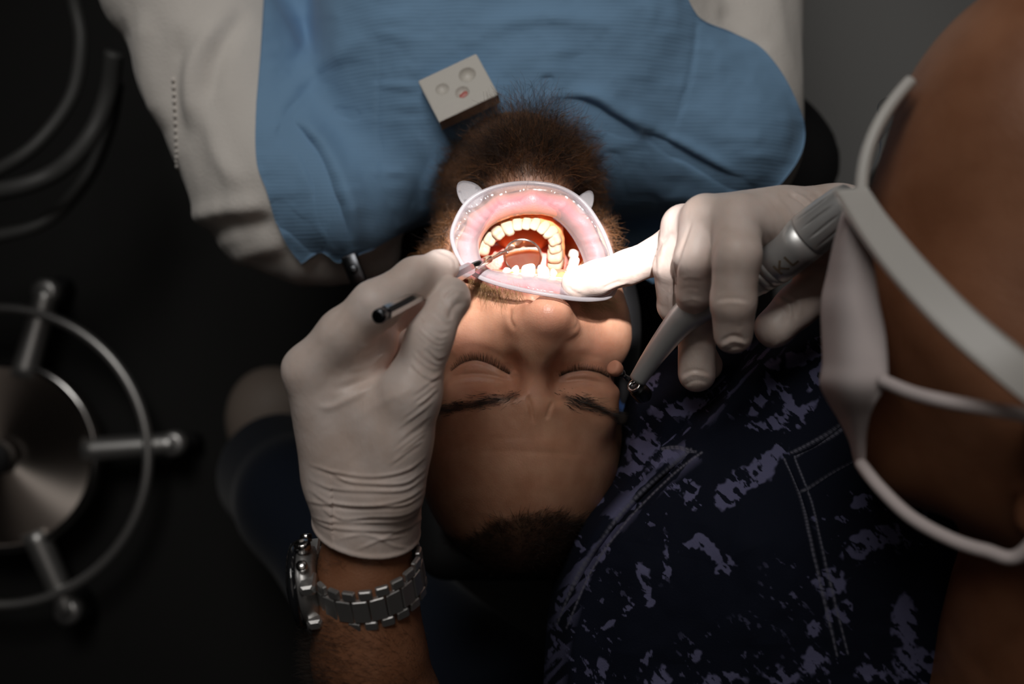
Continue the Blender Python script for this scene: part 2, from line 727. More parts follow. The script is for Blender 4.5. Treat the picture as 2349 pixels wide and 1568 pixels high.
M['block'] = mat('white_plastic', (0.60, 0.57, 0.52), 0.45)
M['paste'] = mat('red_paste', (0.50, 0.13, 0.11), 0.35)
M['black_vinyl'] = mat('black_upholstery', (0.012, 0.012, 0.013), 0.55)
M['floor'] = mat('grey_floor', (0.30, 0.30, 0.295), 0.6)
M['mat'] = mat('black_floor_layer', (0.020, 0.020, 0.0195), 0.75, spec=0.2)
M['rubber'] = mat('grey_hose', (0.07, 0.07, 0.068), 0.5)
M['navy'] = mat('navy_cloth', (0.010, 0.014, 0.024), 0.9, spec=0.1, sheen=0.1)
M['shoe'] = mat('beige_shoe', (0.30, 0.24, 0.20), 0.6)
M['mask'] = mat('white_mask', (0.66, 0.58, 0.57), 0.85, spec=0.1)
M['bluecover'] = mat('blue_cover', (0.02, 0.07, 0.22), 0.7)
M['blackglass'] = mat('black_bezel', (0.012, 0.013, 0.015), 0.12, coat=0.5)
M['temple'] = mat('white_temple', (0.55, 0.53, 0.50), 0.4)


def frosted(name, col, alpha, rough=0.2):
    m = bpy.data.materials.new(name)
    m.use_nodes = True
    t = m.node_tree
    b = t.nodes['Principled BSDF']
    b.inputs['Base Color'].default_value = (*col, 1)
    b.inputs['Roughness'].default_value = rough
    tr = t.nodes.new('ShaderNodeBsdfTransparent')
    tl = t.nodes.new('ShaderNodeBsdfTranslucent')
    tl.inputs['Color'].default_value = (*col, 1)
    mx0 = t.nodes.new('ShaderNodeMixShader')
    mx0.inputs[0].default_value = 0.3
    t.links.new(b.outputs[0], mx0.inputs[1])
    t.links.new(tl.outputs[0], mx0.inputs[2])
    mx = t.nodes.new('ShaderNodeMixShader')
    lw = t.nodes.new('ShaderNodeLayerWeight')
    lw.inputs['Blend'].default_value = 0.35
    mr = t.nodes.new('ShaderNodeMapRange')
    mr.inputs['To Min'].default_value = alpha
    mr.inputs['To Max'].default_value = 1.0
    t.links.new(lw.outputs['Facing'], mr.inputs['Value'])
    t.links.new(mr.outputs[0], mx.inputs[0])
    t.links.new(tr.outputs[0], mx.inputs[1])
    t.links.new(mx0.outputs[0], mx.inputs[2])
    out = [n for n in t.nodes if n.type == 'OUTPUT_MATERIAL'][0]
    t.links.new(mx.outputs[0], out.inputs['Surface'])
    return m


M['film'] = frosted('frosted_film', (0.50, 0.47, 0.50), 0.13, 0.14)
M['tab'] = frosted('frosted_tab', (0.55, 0.55, 0.58), 0.16, 0.3)
M['rim'] = frosted('frosted_rim', (0.52, 0.505, 0.53), 0.5, 0.22)
M['lens'] = frosted('clear_lens', (0.22, 0.24, 0.27), 0.25, 0.1)


# ================================================================== THE ROOM
V, F = boxm((0, 20, -90 - 5), (260, 260, 5), bev=0.01)
struct('floor', V, F, M['floor'], smooth=False)
V, F = boxm((-72.5, 20, -89.6), (112, 200, 0.4), bev=0.2)
o = obj('dark_floor_slab', V, F, M['mat'], smooth=False)  # added slab that makes this part of the floor darker
tag(o, 'thin black slab covering the floor under the chrome stand and the chair', 'mat')

M['wall'] = mat('grey_wall', (0.30, 0.30, 0.31), 0.8)
M['ceiling'] = mat('pale_ceiling', (0.55, 0.54, 0.52), 0.8)
for nm_, c_, hf in (('wall_left', (-265, 20, 60), (5, 270, 150)), ('wall_right', (265, 20, 60), (5, 270, 150)),
                    ('wall_back', (0, 285, 60), (260, 5, 150)), ('wall_front', (0, -245, 60), (260, 5, 150))):
    V, F = boxm(c_, hf, bev=0.01)
    struct(nm_, V, F, M['wall'], smooth=False)
V, F = boxm((0, 20, 205), (260, 260, 5), bev=0.01)
struct('ceiling', V, F, M['ceiling'], smooth=False)

# ================================================================== DENTAL CHAIR
chair = thing('dental_chair', 'black upholstered dental chair reclined under the patient', 'dental chair', (0.5, 25, -90))
v = Vol((-36, -12, -62), (38, 75, -26), 0.6)
v.ellipsoid(Q(1175, 370, 97), (32.0, 13.5, 5.5), k=0)
v.box(Q(1175, -330, 98), (25, 32, 5), 4.5, k=3)
V, F = v.mesh(3)
obj('backrest', V, F, M['black_vinyl'], chair)
v = Vol((-12, -34, -34), (14, 12, -14), 0.45)
v.box(Q(1200, 1010, 82.5), (8.8, 11.5, 2.6), 2.4, k=0)
v.ellipsoid(Q(1395, 760, 79), (2.6, 6.5, 3.2), k=2)
v.ellipsoid(Q(1010, 760, 79), (2.6, 6.5, 3.2), k=2)
V, F = v.mesh(3)
hr = obj('headrest', V, F, M['black_vinyl'], chair)
V, F = join([boxm((0.5, 2, -37), (3.5, 11, 1.2), bev=0.4)])
obj('headrest_bar', V, F, M['dark_metal'], chair, smooth=False)
V, F = join([lathe((0.5, 30, -90), (0.5, 30, -41), [(0, 24), (3, 24), (5, 12), (44, 10), (49, 10)], 40)])
obj('pedestal', V, F, M['black_vinyl'], chair)

# blue sleeve peeking out beside the patient's temple
P = []
for t in np.linspace(-1, 1, 30):
    row = []
    for s in np.linspace(0, 1, 14):
        x = 7.3 + 2.1 * s
        row.append([x, -5.5 + 4.0 * t + 0.2 * math.sin(5 * t + 3 * s), -16.6 - 4.5 * s ** 2 + 0.3 * math.sin(6 * t)])
    P.append(row)
V, F = sheet(np.array(P), -0.12)
o = obj('headrest_cover', V, F, M['bluecover'])
tag(o, 'dark blue cover edge on the headrest beside the patient\'s temple', 'cover')

# ================================================================== PATIENT
pat = thing('person', 'reclined bearded patient with closed eyes and wide open mouth, blue bib over white shirt', 'person', Q(1190, 900, 80))

v = Vol((-9.5, -17.5, -24), (10.5, 17, 5), 0.09)
v.ellipsoid(Q(1190, 1010, 68.8), (7.1, 8.9, 8.9), k=0)
v.ellipsoid(Q(1205, 745, 67.5), (6.55, 5.6, 6.3), k=2.0)
v.capsule(Q(1075, 932, 62.6), Q(1200, 915, 61.8), 1.45, 1.3, k=1.6)
v.capsule(Q(1365, 940, 63.2), Q(1250, 915, 61.8), 1.45, 1.3, k=1.6)
v.ellipsoid(Q(1065, 770, 64.6), (2.3, 1.9, 2.2), k=1.8)
v.ellipsoid(Q(1370, 778, 64.8), (2.1, 1.9, 2.2), k=1.8)
v.ellipsoid(Q(1215, 675, 64.3), (3.8, 2.3, 4.2), k=1.6)
# mandible, chin, cheeks, neck
v.capsule(Q(1215, 425, 65.2), Q(1010, 640, 71), 2.1, 1.9, k=1.6)
v.capsule(Q(1215, 425, 65.2), Q(1350, 640, 71), 2.1, 1.9, k=1.6)
v.ellipsoid(Q(1213, 425, 64.6), (2.7, 1.9, 2.1), k=1.2)
v.capsule(Q(1062, 708, 64.7), Q(1080, 560, 65.6), 2.1, 1.8, k=1.6)
v.capsule(Q(1352, 708, 64.9), Q(1345, 560, 65.8), 2.1, 1.8, k=1.6)
v.capsule(Q(1190, 500, 73), Q(1185, 260, 83), 5.6, 6.2, k=2.2)
# ears
for ex, ed in ((952, 72.5), (1392, 72.5)):
    v.ellipsoid(Q(ex, 770, ed), (0.9, 3.0, 1.7), k=0.5)
# eye sockets and lids
v.ellipsoid(Q(1093, 846, 60.6), (2.15, 1.05, 1.25), k=1.0, mode='sub')
v.ellipsoid(Q(1347, 853, 60.7), (1.95, 1.05, 1.25), k=1.0, mode='sub')
v.ellipsoid(Q(1100, 850, 63.25), (1.62, 1.15, 1.32), k=0.35)
v.ellipsoid(Q(1342, 860, 63.35), (1.52, 1.15, 1.32), k=0.35)
v.ellipsoid(Q(1090, 890, 62.9), (1.9, 0.8, 1.1), k=0.7)
v.ellipsoid(Q(1355, 900, 63.1), (1.8, 0.8, 1.1), k=0.7)
# nose
v.chain([(Q(1224, 905, 62.5), 0.95), (Q(1227, 860, 61.9), 1.0), (Q(1234, 790, 60.6), 1.05), (Q(1250, 735, 59.5), 1.05)], k=1.4)
v.ellipsoid(Q(1260, 712, 59.3), (1.15, 0.85, 1.1), k=0.8)
v.capsule(Q(1255, 722, 59.4), Q(1196, 736, 60.3), 0.9, 0.80, k=0.8)
v.capsule(Q(1258, 722, 59.4), Q(1302, 744, 60.5), 0.9, 0.74, k=0.8)
v.capsule(Q(1200, 812, 62.3), Q(1182, 745, 62.1), 1.1, 1.1, k=1.4)
v.capsule(Q(1268, 815, 62.4), Q(1312, 752, 62.3), 1.0, 1.0, k=1.3)
v.ellipsoid(Q(1172, 858, 60.5), (0.72, 1.1, 1.5), k=0.9, mode='sub')
v.ellipsoid(Q(1284, 864, 60.6), (0.62, 1.1, 1.45), k=0.9, mode='sub')
v.ellipsoid(Q(1228, 690, 59.3), (0.42, 0.5, 0.42), k=0.25, mode='sub')
v.ellipsoid(Q(1284, 694, 59.3), (0.42, 0.5, 0.42), k=0.25, mode='sub')
# mouth
CAV = Q(1212, 572, 64.9)
v.ellipsoid(CAV, (3.75, 2.75, 4.3), k=0.5, mode='sub')
LIP = [(1074, 562, 62.4), (1098, 508, 62.3), (1150, 474, 62.0), (1222, 461, 61.7), (1290, 474, 62.0), (1340, 518, 62.3), (1370, 585, 62.4),
       (1366, 645, 61.8), (1300, 664, 60.6), (1222, 657, 60.2), (1140, 646, 60.6), (1076, 618, 61.8)]
LIPC = np.array([Q(*p) for p in LIP])
lipr = [0.62, 0.66, 0.72, 0.74, 0.72, 0.66, 0.6, 0.55, 0.5, 0.5, 0.5, 0.55]
cl = list(zip(LIPC, lipr))
v.chain(cl + cl[:1], k=0.35)
V, F = v.mesh(3)
N = normals(V, F)
G = [
    # lash lines and lid creases
    ([(1034, 851), (1062, 832), (1092, 826), (1124, 836), (1152, 852), (1172, 862)], -0.13, 5),
    ([(1281, 866), (1306, 854), (1340, 849), (1372, 855), (1398, 868)], -0.13, 5),
    ([(1030, 866), (1070, 858), (1110, 858), (1150, 866), (1180, 876)], -0.10, 4.5),
    ([(1024, 885), (1060, 876), (1110, 874), (1165, 882)], -0.05, 5),
    ([(1284, 876), (1315, 871), (1350, 871), (1392, 880)], -0.10, 4.5),
    ([(1290, 890), (1340, 884), (1385, 893)], -0.05, 5),
    ([(1040, 812), (1080, 795), (1130, 808), (1170, 830)], -0.05, 9),
    ([(1290, 825), (1330, 812), (1385, 824)], -0.05, 9),
    ([(1172, 862), (1186, 852)], 0.08, 6), ([(1270, 862), (1282, 866)], 0.08, 6),
    # frown lines
    ([(1208, 905), (1218, 935), (1222, 972)], -0.12, 5), ([(1268, 918), (1258, 945), (1256, 962)], -0.09, 5),
    ([(1190, 905), (1175, 930)], 0.04, 10),
    ([(1060, 1040), (1150, 1034), (1260, 1038), (1370, 1046)], -0.025, 6),
    ([(1080, 1000), (1180, 1005), (1300, 1000)], -0.02, 6),
    # nostril wings and cheek folds
    ([(1172, 700), (1168, 732), (1182, 758)], -0.10, 6), ([(1322, 712), (1330, 738), (1318, 762)], -0.10, 6),
    ([(1165, 715), (1130, 690), (1095, 660)], -0.05, 9), ([(1335, 715), (1360, 695)], -0.05, 9),
]
V = groove(V, N, G)
V = V + N * (0.012 * fbm(V * 2.2, 4, 3))[:, None]
px, py = proj(V)
cav = np.sqrt((((V - CAV) / np.array([3.75, 2.75, 4.3])) ** 2).sum(1))
# painted masks: lips, dark hair base, blush
lipd, _ = polydist(V[:, 0], V[:, 1], np.vstack([LIPC[:, :2], LIPC[:1, :2]]))
m_lip = np.clip(1.25 - lipd / 0.62, 0, 1) * (V[:, 2] > -4.5) * np.clip((690 - py) / 25, 0, 1)
hl = 1185 + 26 * np.sin((px - 1010) / 38.0) * ((px < 1130)) + 35 * np.clip((1120 - px) / 110, 0, 1) - 20 * np.exp(-((px - 1245) / 70) ** 2)
m_scalp = np.clip((py - hl) / 22 + 0.5 * fbm(V * 1.5, 9, 3), 0, 1) * 0.9
beardz = np.clip((640 - py) / 50, 0, 1) * np.clip((lipd - 0.9) / 0.8, 0, 1) * np.clip(1 - (V[:, 2] + 16) / -8, 0, 1)
m_scalp = np.maximum(m_scalp, 0.55 * beardz * (cav > 1.1))
for bp_ in ([(1008, 938), (1050, 934), (1100, 925), (1150, 914), (1182, 908)], [(1294, 909), (1330, 921), (1370, 936), (1400, 948), (1420, 960)]):
    bd_, bt_ = polydist(px, py, catmull(bp_, 30))
    m_scalp = np.maximum(m_scalp, 0.85 * np.exp(-(bd_ / 8.5) ** 2) * (V[:, 2] > -8))
m_red = np.clip(0.35 * np.exp(-(((px - 1250) / 60) ** 2 + ((py - 730) / 50) ** 2)) + 0.35 * np.exp(-(((px - 1070) / 50) ** 2 + ((py - 790) / 40) ** 2))
                + 0.30 * np.exp(-(((px - 1370) / 40) ** 2 + ((py - 800) / 40) ** 2)) + 0.2 * (np.abs(py - 870) < 40), 0, 1)
fc = V[F].mean(1)
cavf = np.sqrt((((fc - CAV) / np.array([3.75, 2.75, 4.3])) ** 2).sum(1))
lipf = np.sqrt(((fc[:, None, :] - np.vstack([catmull(LIPC, 60, True)])[None]) ** 2).sum(2)).min(1)
body = obj('body', V, F, [M['skin'], M['mucosa']], pat, midx=((cavf < 1.04) & (lipf > 0.8)).astype(int),
           attrs={'tint': np.stack([m_lip, m_scalp, m_red], 1)})
PV, PF, PN = V, F, normals(V, F)

# ---- gums, teeth, tongue
LOW = [  # px, py, depth, width cm, length cm, kind
    (1106, 566, 63.6, 1.02, 0.95, 'molar'), (1123, 547, 63.3, 0.78, 0.85, 'pre'), (1143, 533, 62.9, 0.72, 0.95, 'pre'),
    (1166, 523, 62.5, 0.72, 1.12, 'canine'), (1187, 514, 62.3, 0.62, 0.95, 'inc'), (1207.5, 513, 62.2, 0.56, 0.9, 'inc'),
    (1227, 514, 62.2, 0.56, 0.9, 'inc'), (1246, 522, 62.4, 0.58, 1.0, 'inc'), (1261, 533, 62.7, 0.66, 1.05, 'canine'),
    (1273, 549, 63.0, 0.70, 0.9, 'pre'), (1274, 567, 63.3, 0.74, 0.85, 'pre'), (1274, 584, 63.6, 1.0, 0.85, 'molar'), (1275, 602, 64.0, 1.0, 0.8, 'molar')]
ARC_C = (1192, 585)


def superell(n=24, m=16, e=0.62):
    th = np.linspace(0, 2 * np.pi, n, endpoint=False)
    ph = np.linspace(-np.pi / 2, np.pi / 2, m)
    f = lambda c: np.sign(c) * np.abs(c) ** e
    V, F = [], []
    for p in ph:
        for t in th:
            V.append([f(np.cos(p)) * f(np.cos(t)), f(np.cos(p)) * f(np.sin(t)), f(np.sin(p))])
    for i in range(m - 1):
        for j in range(n):
            k = (j + 1) % n
            F.append([i * n + j, i * n + k, (i + 1) * n + k, (i + 1) * n + j])
    return np.array(V), F


TV, TF = superell()


def tooth(c, w_, th_, ln, axis, outw, kind, m):
    """c centre, axis from gum to biting edge, outw towards the lips"""
    a = axis / np.linalg.norm(axis)
    o_ = outw - a * (outw @ a)
    o_ /= np.linalg.norm(o_)
    t_ = np.cross(a, o_)
    L = TV.copy()
    if kind == 'inc':
        s = 0.5 + 0.5 * L[:, 2]
        L[:, 1] *= 1 - 0.55 * s
        L[:, 0] *= 0.86 + 0.16 * s
    elif kind == 'canine':
        s = 0.5 + 0.5 * L[:, 2]
        L[:, 1] *= 1 - 0.4 * s
        L[:, 0] *= 1 - 0.3 * s ** 3
    else:
        top = np.clip(L[:, 2], 0, 1)
        fx = 2.0 if kind == 'molar' else 1.0
        L[:, 2] += 0.16 * top * (np.abs(np.sin(L[:, 0] * 1.57 * fx)) * 0.6 + np.abs(np.sin(L[:, 1] * 1.57)) - 0.9)
    VV = c + np.outer(L[:, 0] * w_ / 2, t_) + np.outer(L[:, 1] * th_ / 2, o_) + np.outer(L[:, 2] * ln / 2, a)
    return obj('tooth', VV, TF, m, pat)


gl = []
for (x, y, d, w_, ln, kind) in LOW:
    c = Q(x, y, d)
    out = np.array([x - ARC_C[0], -(y - ARC_C[1]), 0.0])
    out /= np.linalg.norm(out)
    if kind in ('inc', 'canine'):
        ax_ = -out * 0.75 + np.array([0, 0, 0.62])
    else:
        ax_ = -out * 0.25 + np.array([0, -0.15, 0.95])
    th_ = {'inc': 0.6, 'canine': 0.72, 'pre': 0.82, 'molar': 1.0}[kind]
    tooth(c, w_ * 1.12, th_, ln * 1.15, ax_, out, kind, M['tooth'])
    an = ax_ / np.linalg.norm(ax_)
    gl.append(c - an * (ln * 0.55))
UPP = [(1162, 627, 60.9, 0.6, 0.75, 'canine'), (1181, 624, 60.3, 0.72, 0.8, 'inc'), (1212, 622, 59.9, 0.92, 0.95, 'inc'), (1246.5, 625, 59.9, 0.88, 0.95, 'inc'), (1271, 633, 60.3, 0.68, 0.9, 'inc'),
       (1287, 640, 60.8, 0.6, 0.8, 'canine'), (1303, 634, 61.4, 0.62, 0.8, 'pre'), (1311, 619, 61.9, 0.66, 0.8, 'pre'), (1316, 602, 62.5, 0.78, 0.8, 'molar'), (1316, 583, 63.3, 0.6, 0.8, 'molar')]
gu = []
for i, (x, y, d, w_, ln, kind) in enumerate(UPP):
    c = Q(x, y, d)
    if i < 5:
        out = np.array([(x - 1225) / 60.0, -0.85, 0.75])
        ax_ = np.array([0, 0.85, -0.30])
    else:
        out = np.array([0.9, -0.3, 0.25])
        ax_ = np.array([-0.2, 0.1, -0.95])
    th_ = {'inc': 0.5, 'canine': 0.72, 'pre': 0.62, 'molar': 0.6}[kind]
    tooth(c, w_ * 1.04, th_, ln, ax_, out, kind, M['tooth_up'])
    an = ax_ / np.linalg.norm(ax_)
    gu.append(c - an * (ln * 0.62) + np.array([0, 0, -0.2]))
v = Vol((-4.5, 2, -9), (5.5, 9, 0), 0.06)
v.chain([(p + np.array([0, 0, -0.32]), 0.50) for p in gl], k=0.2)
v.chain([(p, 0.5) for p in gu[:6]], k=0.2)
v.ellipsoid(Q(1225, 662, 65.3), (2.4, 1.15, 3.0), k=0.3)
v.ellipsoid(Q(1198, 545, 65.7), (1.75, 1.3, 1.6), k=0.5)
V, F = v.mesh(2)
obj('gum', V, F, M['gum'], pat)
v = Vol((-4.5, 1.5, -11), (5.5, 10, -1), 0.08)
v.ellipsoid(Q(1158, 607, 66.3), (1.9, 1.5, 1.9), k=0)
v.ellipsoid(Q(1240, 610, 66.6), (1.9, 1.6, 1.9), k=0.6)
V, F = v.mesh(2)
obj('tongue', V, F, M['tongue'], pat)

# ---- hair
TREE = None


def pick(mask, n):
    idx = np.nonzero(mask > rng.random(len(mask)))[0]
    idx = rng.choice(idx, min(n, len(idx)), replace=len(idx) < n)
    return PV[idx] + rng.normal(0, 0.02, (len(idx), 3)), PN[idx], idx


px, py = proj(PV)
lipd, _ = polydist(PV[:, 0], PV[:, 1], np.vstack([LIPC[:, :2], LIPC[:1, :2]]))
outside = cav > 1.15
# the beard on chin, jaw and cheeks, combed away from the face
dens = np.clip((650 - py) / 60, 0, 1) * (lipd > 1.25) * outside * (PV[:, 2] > -16) * (PN[:, 2] > -0.75) * (py > 330)
root, nrm, idx = pick(dens, 6000)
rx, ry = proj(root)
c0 = Q(1205, 600, 70)
away = root - c0
away[:, 2] *= 0.25
away /= np.linalg.norm(away, axis=1, keepdims=True)
chin = np.exp(-((rx - 1215) / 115) ** 2) * np.clip((560 - ry) / 110, 0, 1)
ln = 0.75 + 2.7 * chin + (0.6 + 1.1 * chin) * rng.random(len(root))
dirn = nrm * 0.35 + away * 0.6 + np.array([0, 1.0, -0.10]) * (0.35 + 0.6 * chin[:, None]) + rng.normal(0, 0.30, root.shape)
Pst = grow(root, dirn, ln, 12, curl=0.5, freq=2.0)
V, F = strands(Pst, 0.0125)
obj('beard', V, F, M['hair'], pat)
# darker loose curls at the fringe of the beard
root, nrm, idx = pick(dens * (np.exp(-((px - 1215) / 150) ** 2)), 3000)
rx, ry = proj(root)
chin = np.exp(-((rx - 1215) / 125) ** 2) * np.clip((560 - ry) / 110, 0, 1)
ln = 1.3 + 3.1 * chin + 0.9 * rng.random(len(root))
away = root - c0
away /= np.linalg.norm(away, axis=1, keepdims=True)
dirn = away * 0.7 + np.array([0, 1.0, -0.3]) + rng.normal(0, 0.35, root.shape)
V, F = strands(grow(root, dirn, ln, 14, curl=0.8, freq=2.6, grav=(0, 0, -0.2)), 0.0115)
obj('beard_curls', V, F, M['hair_dark'], pat)
# moustache pressed flat under the retractor rim
for dens, tilt in ((outside * (PN[:, 2] > 0) * (np.exp(-((py - (655 + 0.12 * (px - 1130))) / 16) ** 2)) * ((px > 1075) & (px < 1195)), np.array([0.1, -1.0, 0.0])),
                   (outside * (PN[:, 2] > 0) * (np.exp(-((py - 694) / 13) ** 2)) * ((px > 1325) & (px < 1405)), np.array([1.0, -0.6, 0.1]))):
    root, nrm, idx = pick(dens, 420)
    dirn = nrm * 0.30 + tilt + rng.normal(0, 0.3, root.shape)
    V, F = strands(grow(root, dirn, 0.5 + 0.6 * rng.random(len(root)), 8, curl=0.22, freq=2.0), 0.0075)
    obj('moustache', V, F, M['hair_fair'], pat)
# cropped hair on the scalp
dens = np.clip(m_scalp * 1.4, 0, 1) * (py > 1120) * (PN[:, 2] > -0.5)
root, nrm, idx = pick(dens, 9000)
dirn = nrm * 0.55 + np.array([0.0, 0.75, 0.1]) + rng.normal(0, 0.3, root.shape)
dirn += np.where(root[:, :1] < 0.4, -0.3, 0.3) * np.array([1.0, 0, 0])
V, F = strands(grow(root, dirn, 0.5 + 0.6 * rng.random(len(root)), 7, curl=0.16, freq=1.4), 0.0085)
obj('head_hair', V, F, M['hair_dark'], pat)
# eyebrows
for pts, wd, sgn in (([(1012, 938), (1050, 934), (1100, 925), (1150, 914), (1182, 908)], 12, -1), ([(1296, 909), (1330, 921), (1370, 936), (1400, 948), (1416, 958)], 12, 1)):
    Pc = catmull(pts, 40)
    dd, t = polydist(px, py, Pc)
    if sgn < 0:
        t = 1 - t
    dens = np.exp(-(dd / (wd * (1.15 - 0.45 * t))) ** 2) * (PN[:, 2] > 0) * (0.35 + 0.65 * np.clip(t * 5, 0, 1)) * (1 - 0.4 * t)
    root, nrm, idx = pick(dens, 2200)
    dirn = nrm * 0.12 + np.array([sgn * 1.0, -0.12, 0]) + rng.normal(0, 0.16, root.shape)
    dirn[:, 1] += np.where(t[idx] < 0.25, -0.5, 0.0)
    V, F = strands(grow(root, dirn, 0.35 + 0.35 * rng.random(len(root)), 6, curl=0.08), 0.012)
    obj('eyebrow', V, F, M['hair_dark'], pat)
# eyelashes
bvh = BVHTree.FromPolygons(PV.tolist(), PF.tolist())
for pts in ([(1036, 851), (1062, 833), (1092, 827), (1124, 836), (1150, 850), (1168, 859)], [(1284, 864), (1306, 855), (1340, 850), (1372, 855), (1396, 866)]):
    root, dirn, ln = [], [], []
    Pc = catmull(pts, 110)
    for i, (x, y) in enumerate(Pc):
        t = i / 109
        o_ = Q(x, y, 30)
        dv = Q(x, y, 80) - o_
        hit = bvh.ray_cast(Vector(o_), Vector(dv).normalized())
        if hit[0] is None:
            continue
        root.append(np.array(hit[0]) - np.array([0, 0, 0.02]))
        sx_ = (x - Pc[:, 0].mean()) / 70
        dirn.append([sx_ * 0.6 + random.gauss(0, 0.12), 0.75, 0.85 + random.gauss(0, 0.1)])
        ln.append((0.75 if pts[0][0] < 1200 else 0.62) * (0.45 + 0.55 * math.sin(math.pi * t)) * random.uniform(0.75, 1.1))
    V, F = strands(grow(np.array(root), np.array(dirn), np.array(ln), 8, curl=0.05, grav=(0, 0.5, -0.1)), 0.016, taper=0.25)
    obj('eyelashes', V, F, M['hair_dark'], pat)

# ---- shirt
v = Vol((-34, -8, -42), (34, 75, -7), 0.42)
v.box(Q(1190, -650, 84), (16, 38, 11.5), 9, k=0)
v.ellipsoid(Q(1200, 300, 82), (17, 8.5, 9), k=3)
for x0, y0, x1, y1, r0, r1 in ((640, 430, 415, -60, 7.0, 6.3), (1640, 320, 1690, -100, 7.2, 5.2)):
    e = Q(x1, y1, 84)
    e2 = e + (e - Q(x0, y0, 82)) * 1.5
    v.chain([(Q(x0, y0, 82), r0), (e, r1), (e2, r1 * 0.9)], k=3)
v.chain([(Q(800, 470, 78), 4.6), (Q(700, 430, 80), 5.5)], k=3)
v.chain([(Q(720, 560, 81), 3.6), (Q(850, 590, 81), 2.2)], k=2)
V, F = v.mesh(3)
N = normals(V, F)
folds = []
for a, b_, c_, amp in (((330, 20), (330, 160), (380, 300), 0.5), ((420, 60), (390, 200), (420, 350), -0.5), ((500, 40), (440, 160), (440, 300), 0.55), ((560, 20), (500, 130), (470, 250), -0.5),
                       ((430, 500), (520, 480), (620, 470), 0.5), ((450, 550), (540, 520), (640, 510), -0.45), ((520, 610), (600, 570), (660, 560), 0.4), ((270, 40), (280, 150), (320, 280), -0.3),
                       ((1650, 20), (1700, 60), (1760, 120), -0.35), ((480, 250), (500, 350), (560, 430), 0.4)):
    folds.append(([a, b_, c_], amp, 22))
V = groove(V, N, folds)
V = V + N * (0.40 * fbm(V * np.array([0.28, 0.14, 0.2]), 21, 3))[:, None]
shirt = obj('shirt', V, F, M['cotton'], pat)
bump(M['cotton'], noise_node(M['cotton'].node_tree, 450, 3).outputs['Fac'], 0.3, 0.0015)
SV, SF = V, F
sbvh = BVHTree.FromPolygons(SV.tolist(), SF.tolist())
# stitched seam down the sleeve
pts = []
for x, y in catmull([(398, 180), (402, 260), (406, 340), (410, 400), (424, 470)], 40):
    o_ = Q(x, y, 30)
    hit = sbvh.ray_cast(Vector(o_), Vector(Q(x, y, 80) - o_).normalized())
    if hit[0] is not None:
        pts.append(np.array(hit[0]) + np.array(hit[1]) * 0.05)
parts = []
for i in range(0, len(pts) - 1, 2):
    parts.append(tube(np.array([pts[i], 0.5 * (pts[i] + pts[i + 1]), pts[i + 1]]), 0.16, 6))
if parts:
    V, F = join(parts)
    so = obj('seam', V, F, M['cotton'], shirt)
# ================================================================== BIB
left = [(608, -60), (598, 110), (588, 250), (589, 370), (612, 440), (636, 515), (664, 570), (692, 604)]
right = [(1555, -60), (1600, 35), (1680, 74), (1745, 110), (1795, 170), (1832, 245), (1845, 295), (1838, 350), (1800, 410), (1740, 465), (1640, 540), (1500, 650)]
top = [(608, -60), (900, -70), (1250, -70), (1555, -60)]
bott = [(692, 604), (738, 580), (778, 602), (840, 578), (960, 520), (1150, 500), (1330, 560), (1500, 650)]
nu, nv = 260, 330
Gp = coons(left, right, top, bott, nu, nv)
gx, gy = Gp[..., 0].ravel(), Gp[..., 1].ravel()
dep = np.full(gx.shape, np.nan)
for i in range(0, len(gx)):
    o_ = Q(gx[i], gy[i], 50)
    hit = sbvh.ray_cast(Vector(o_), Vector(Q(gx[i], gy[i], 70) - o_).normalized())
    if hit[0] is not None:
        dep[i] = 60 - hit[0][2]
D = dep.reshape(nu, nv)
D = np.where(np.isnan(D), 99, D)
D = np.minimum(D, 84.5)


def gblur(A, n):
    for _ in range(n):
        A = np.pad(A, 1, mode='edge')
        A = (A[1:-1, :-2] + A[1:-1, 2:] + A[:-2, 1:-1] + A[2:, 1:-1] + 2 * A[1:-1, 1:-1]) / 6
    return A


D0 = D.copy()
for _ in range(5):
    D = np.minimum(gblur(D, 16), D0 + 0.0)
D = D - 0.30
bibf = [
    ([(875, 90), (868, 300), (880, 410)], -0.10, 7), ([(1598, 20), (1585, 160), (1545, 300)], -0.12, 8),
    ([(640, 285), (700, 330), (750, 450), (800, 590)], -0.9, 20), ([(660, 265), (740, 320), (800, 450), (830, 560)], 0.55, 24),
    ([(612, 470), (680, 520), (750, 590)], -0.6, 16), ([(640, 270), (720, 160), (860, 80)], 0.35, 25), ([(650, 300), (700, 210), (780, 140)], -0.3, 20),
    ([(760, 255), (830, 268)], -0.30, 10), ([(1255, 250), (1340, 240), (1400, 280), (1470, 308)], -0.75, 15), ([(1290, 225), (1370, 225), (1440, 270), (1530, 312)], 0.45, 20),
    ([(1470, 300), (1560, 350), (1650, 400), (1740, 450)], -0.55, 12), ([(1500, 300), (1590, 345), (1700, 410)], 0.30, 16), ([(1405, 340), (1400, 420), (1430, 500)], -0.5, 22),
    ([(1240, 195), (1275, 190)], -0.35, 14), ([(1520, 460), (1450, 480), (1420, 550)], -0.5, 18), ([(1000, 350), (960, 450), (940, 520)], -0.2, 18),
    ([(1050, 330), (990, 400), (970, 470)], 0.25, 18), ([(720, 240), (710, 380), (760, 480)], 0.3, 26), ([(1600, 60), (1680, 150), (1760, 230)], 0.25, 25),
    ([(820, 370), (880, 480), (900, 540)], -0.25, 18), ([(1100, 60), (1250, 40), (1450, 60)], 0.2, 20)]
for pts, amp, wd in bibf:
    dd, t = polydist(gx, gy, catmull(pts, 20))
    D -= (1.25 * amp * np.exp(-(dd / wd) ** 2) * np.clip(np.minimum(t, 1 - t) * 4, 0, 1)).reshape(nu, nv)
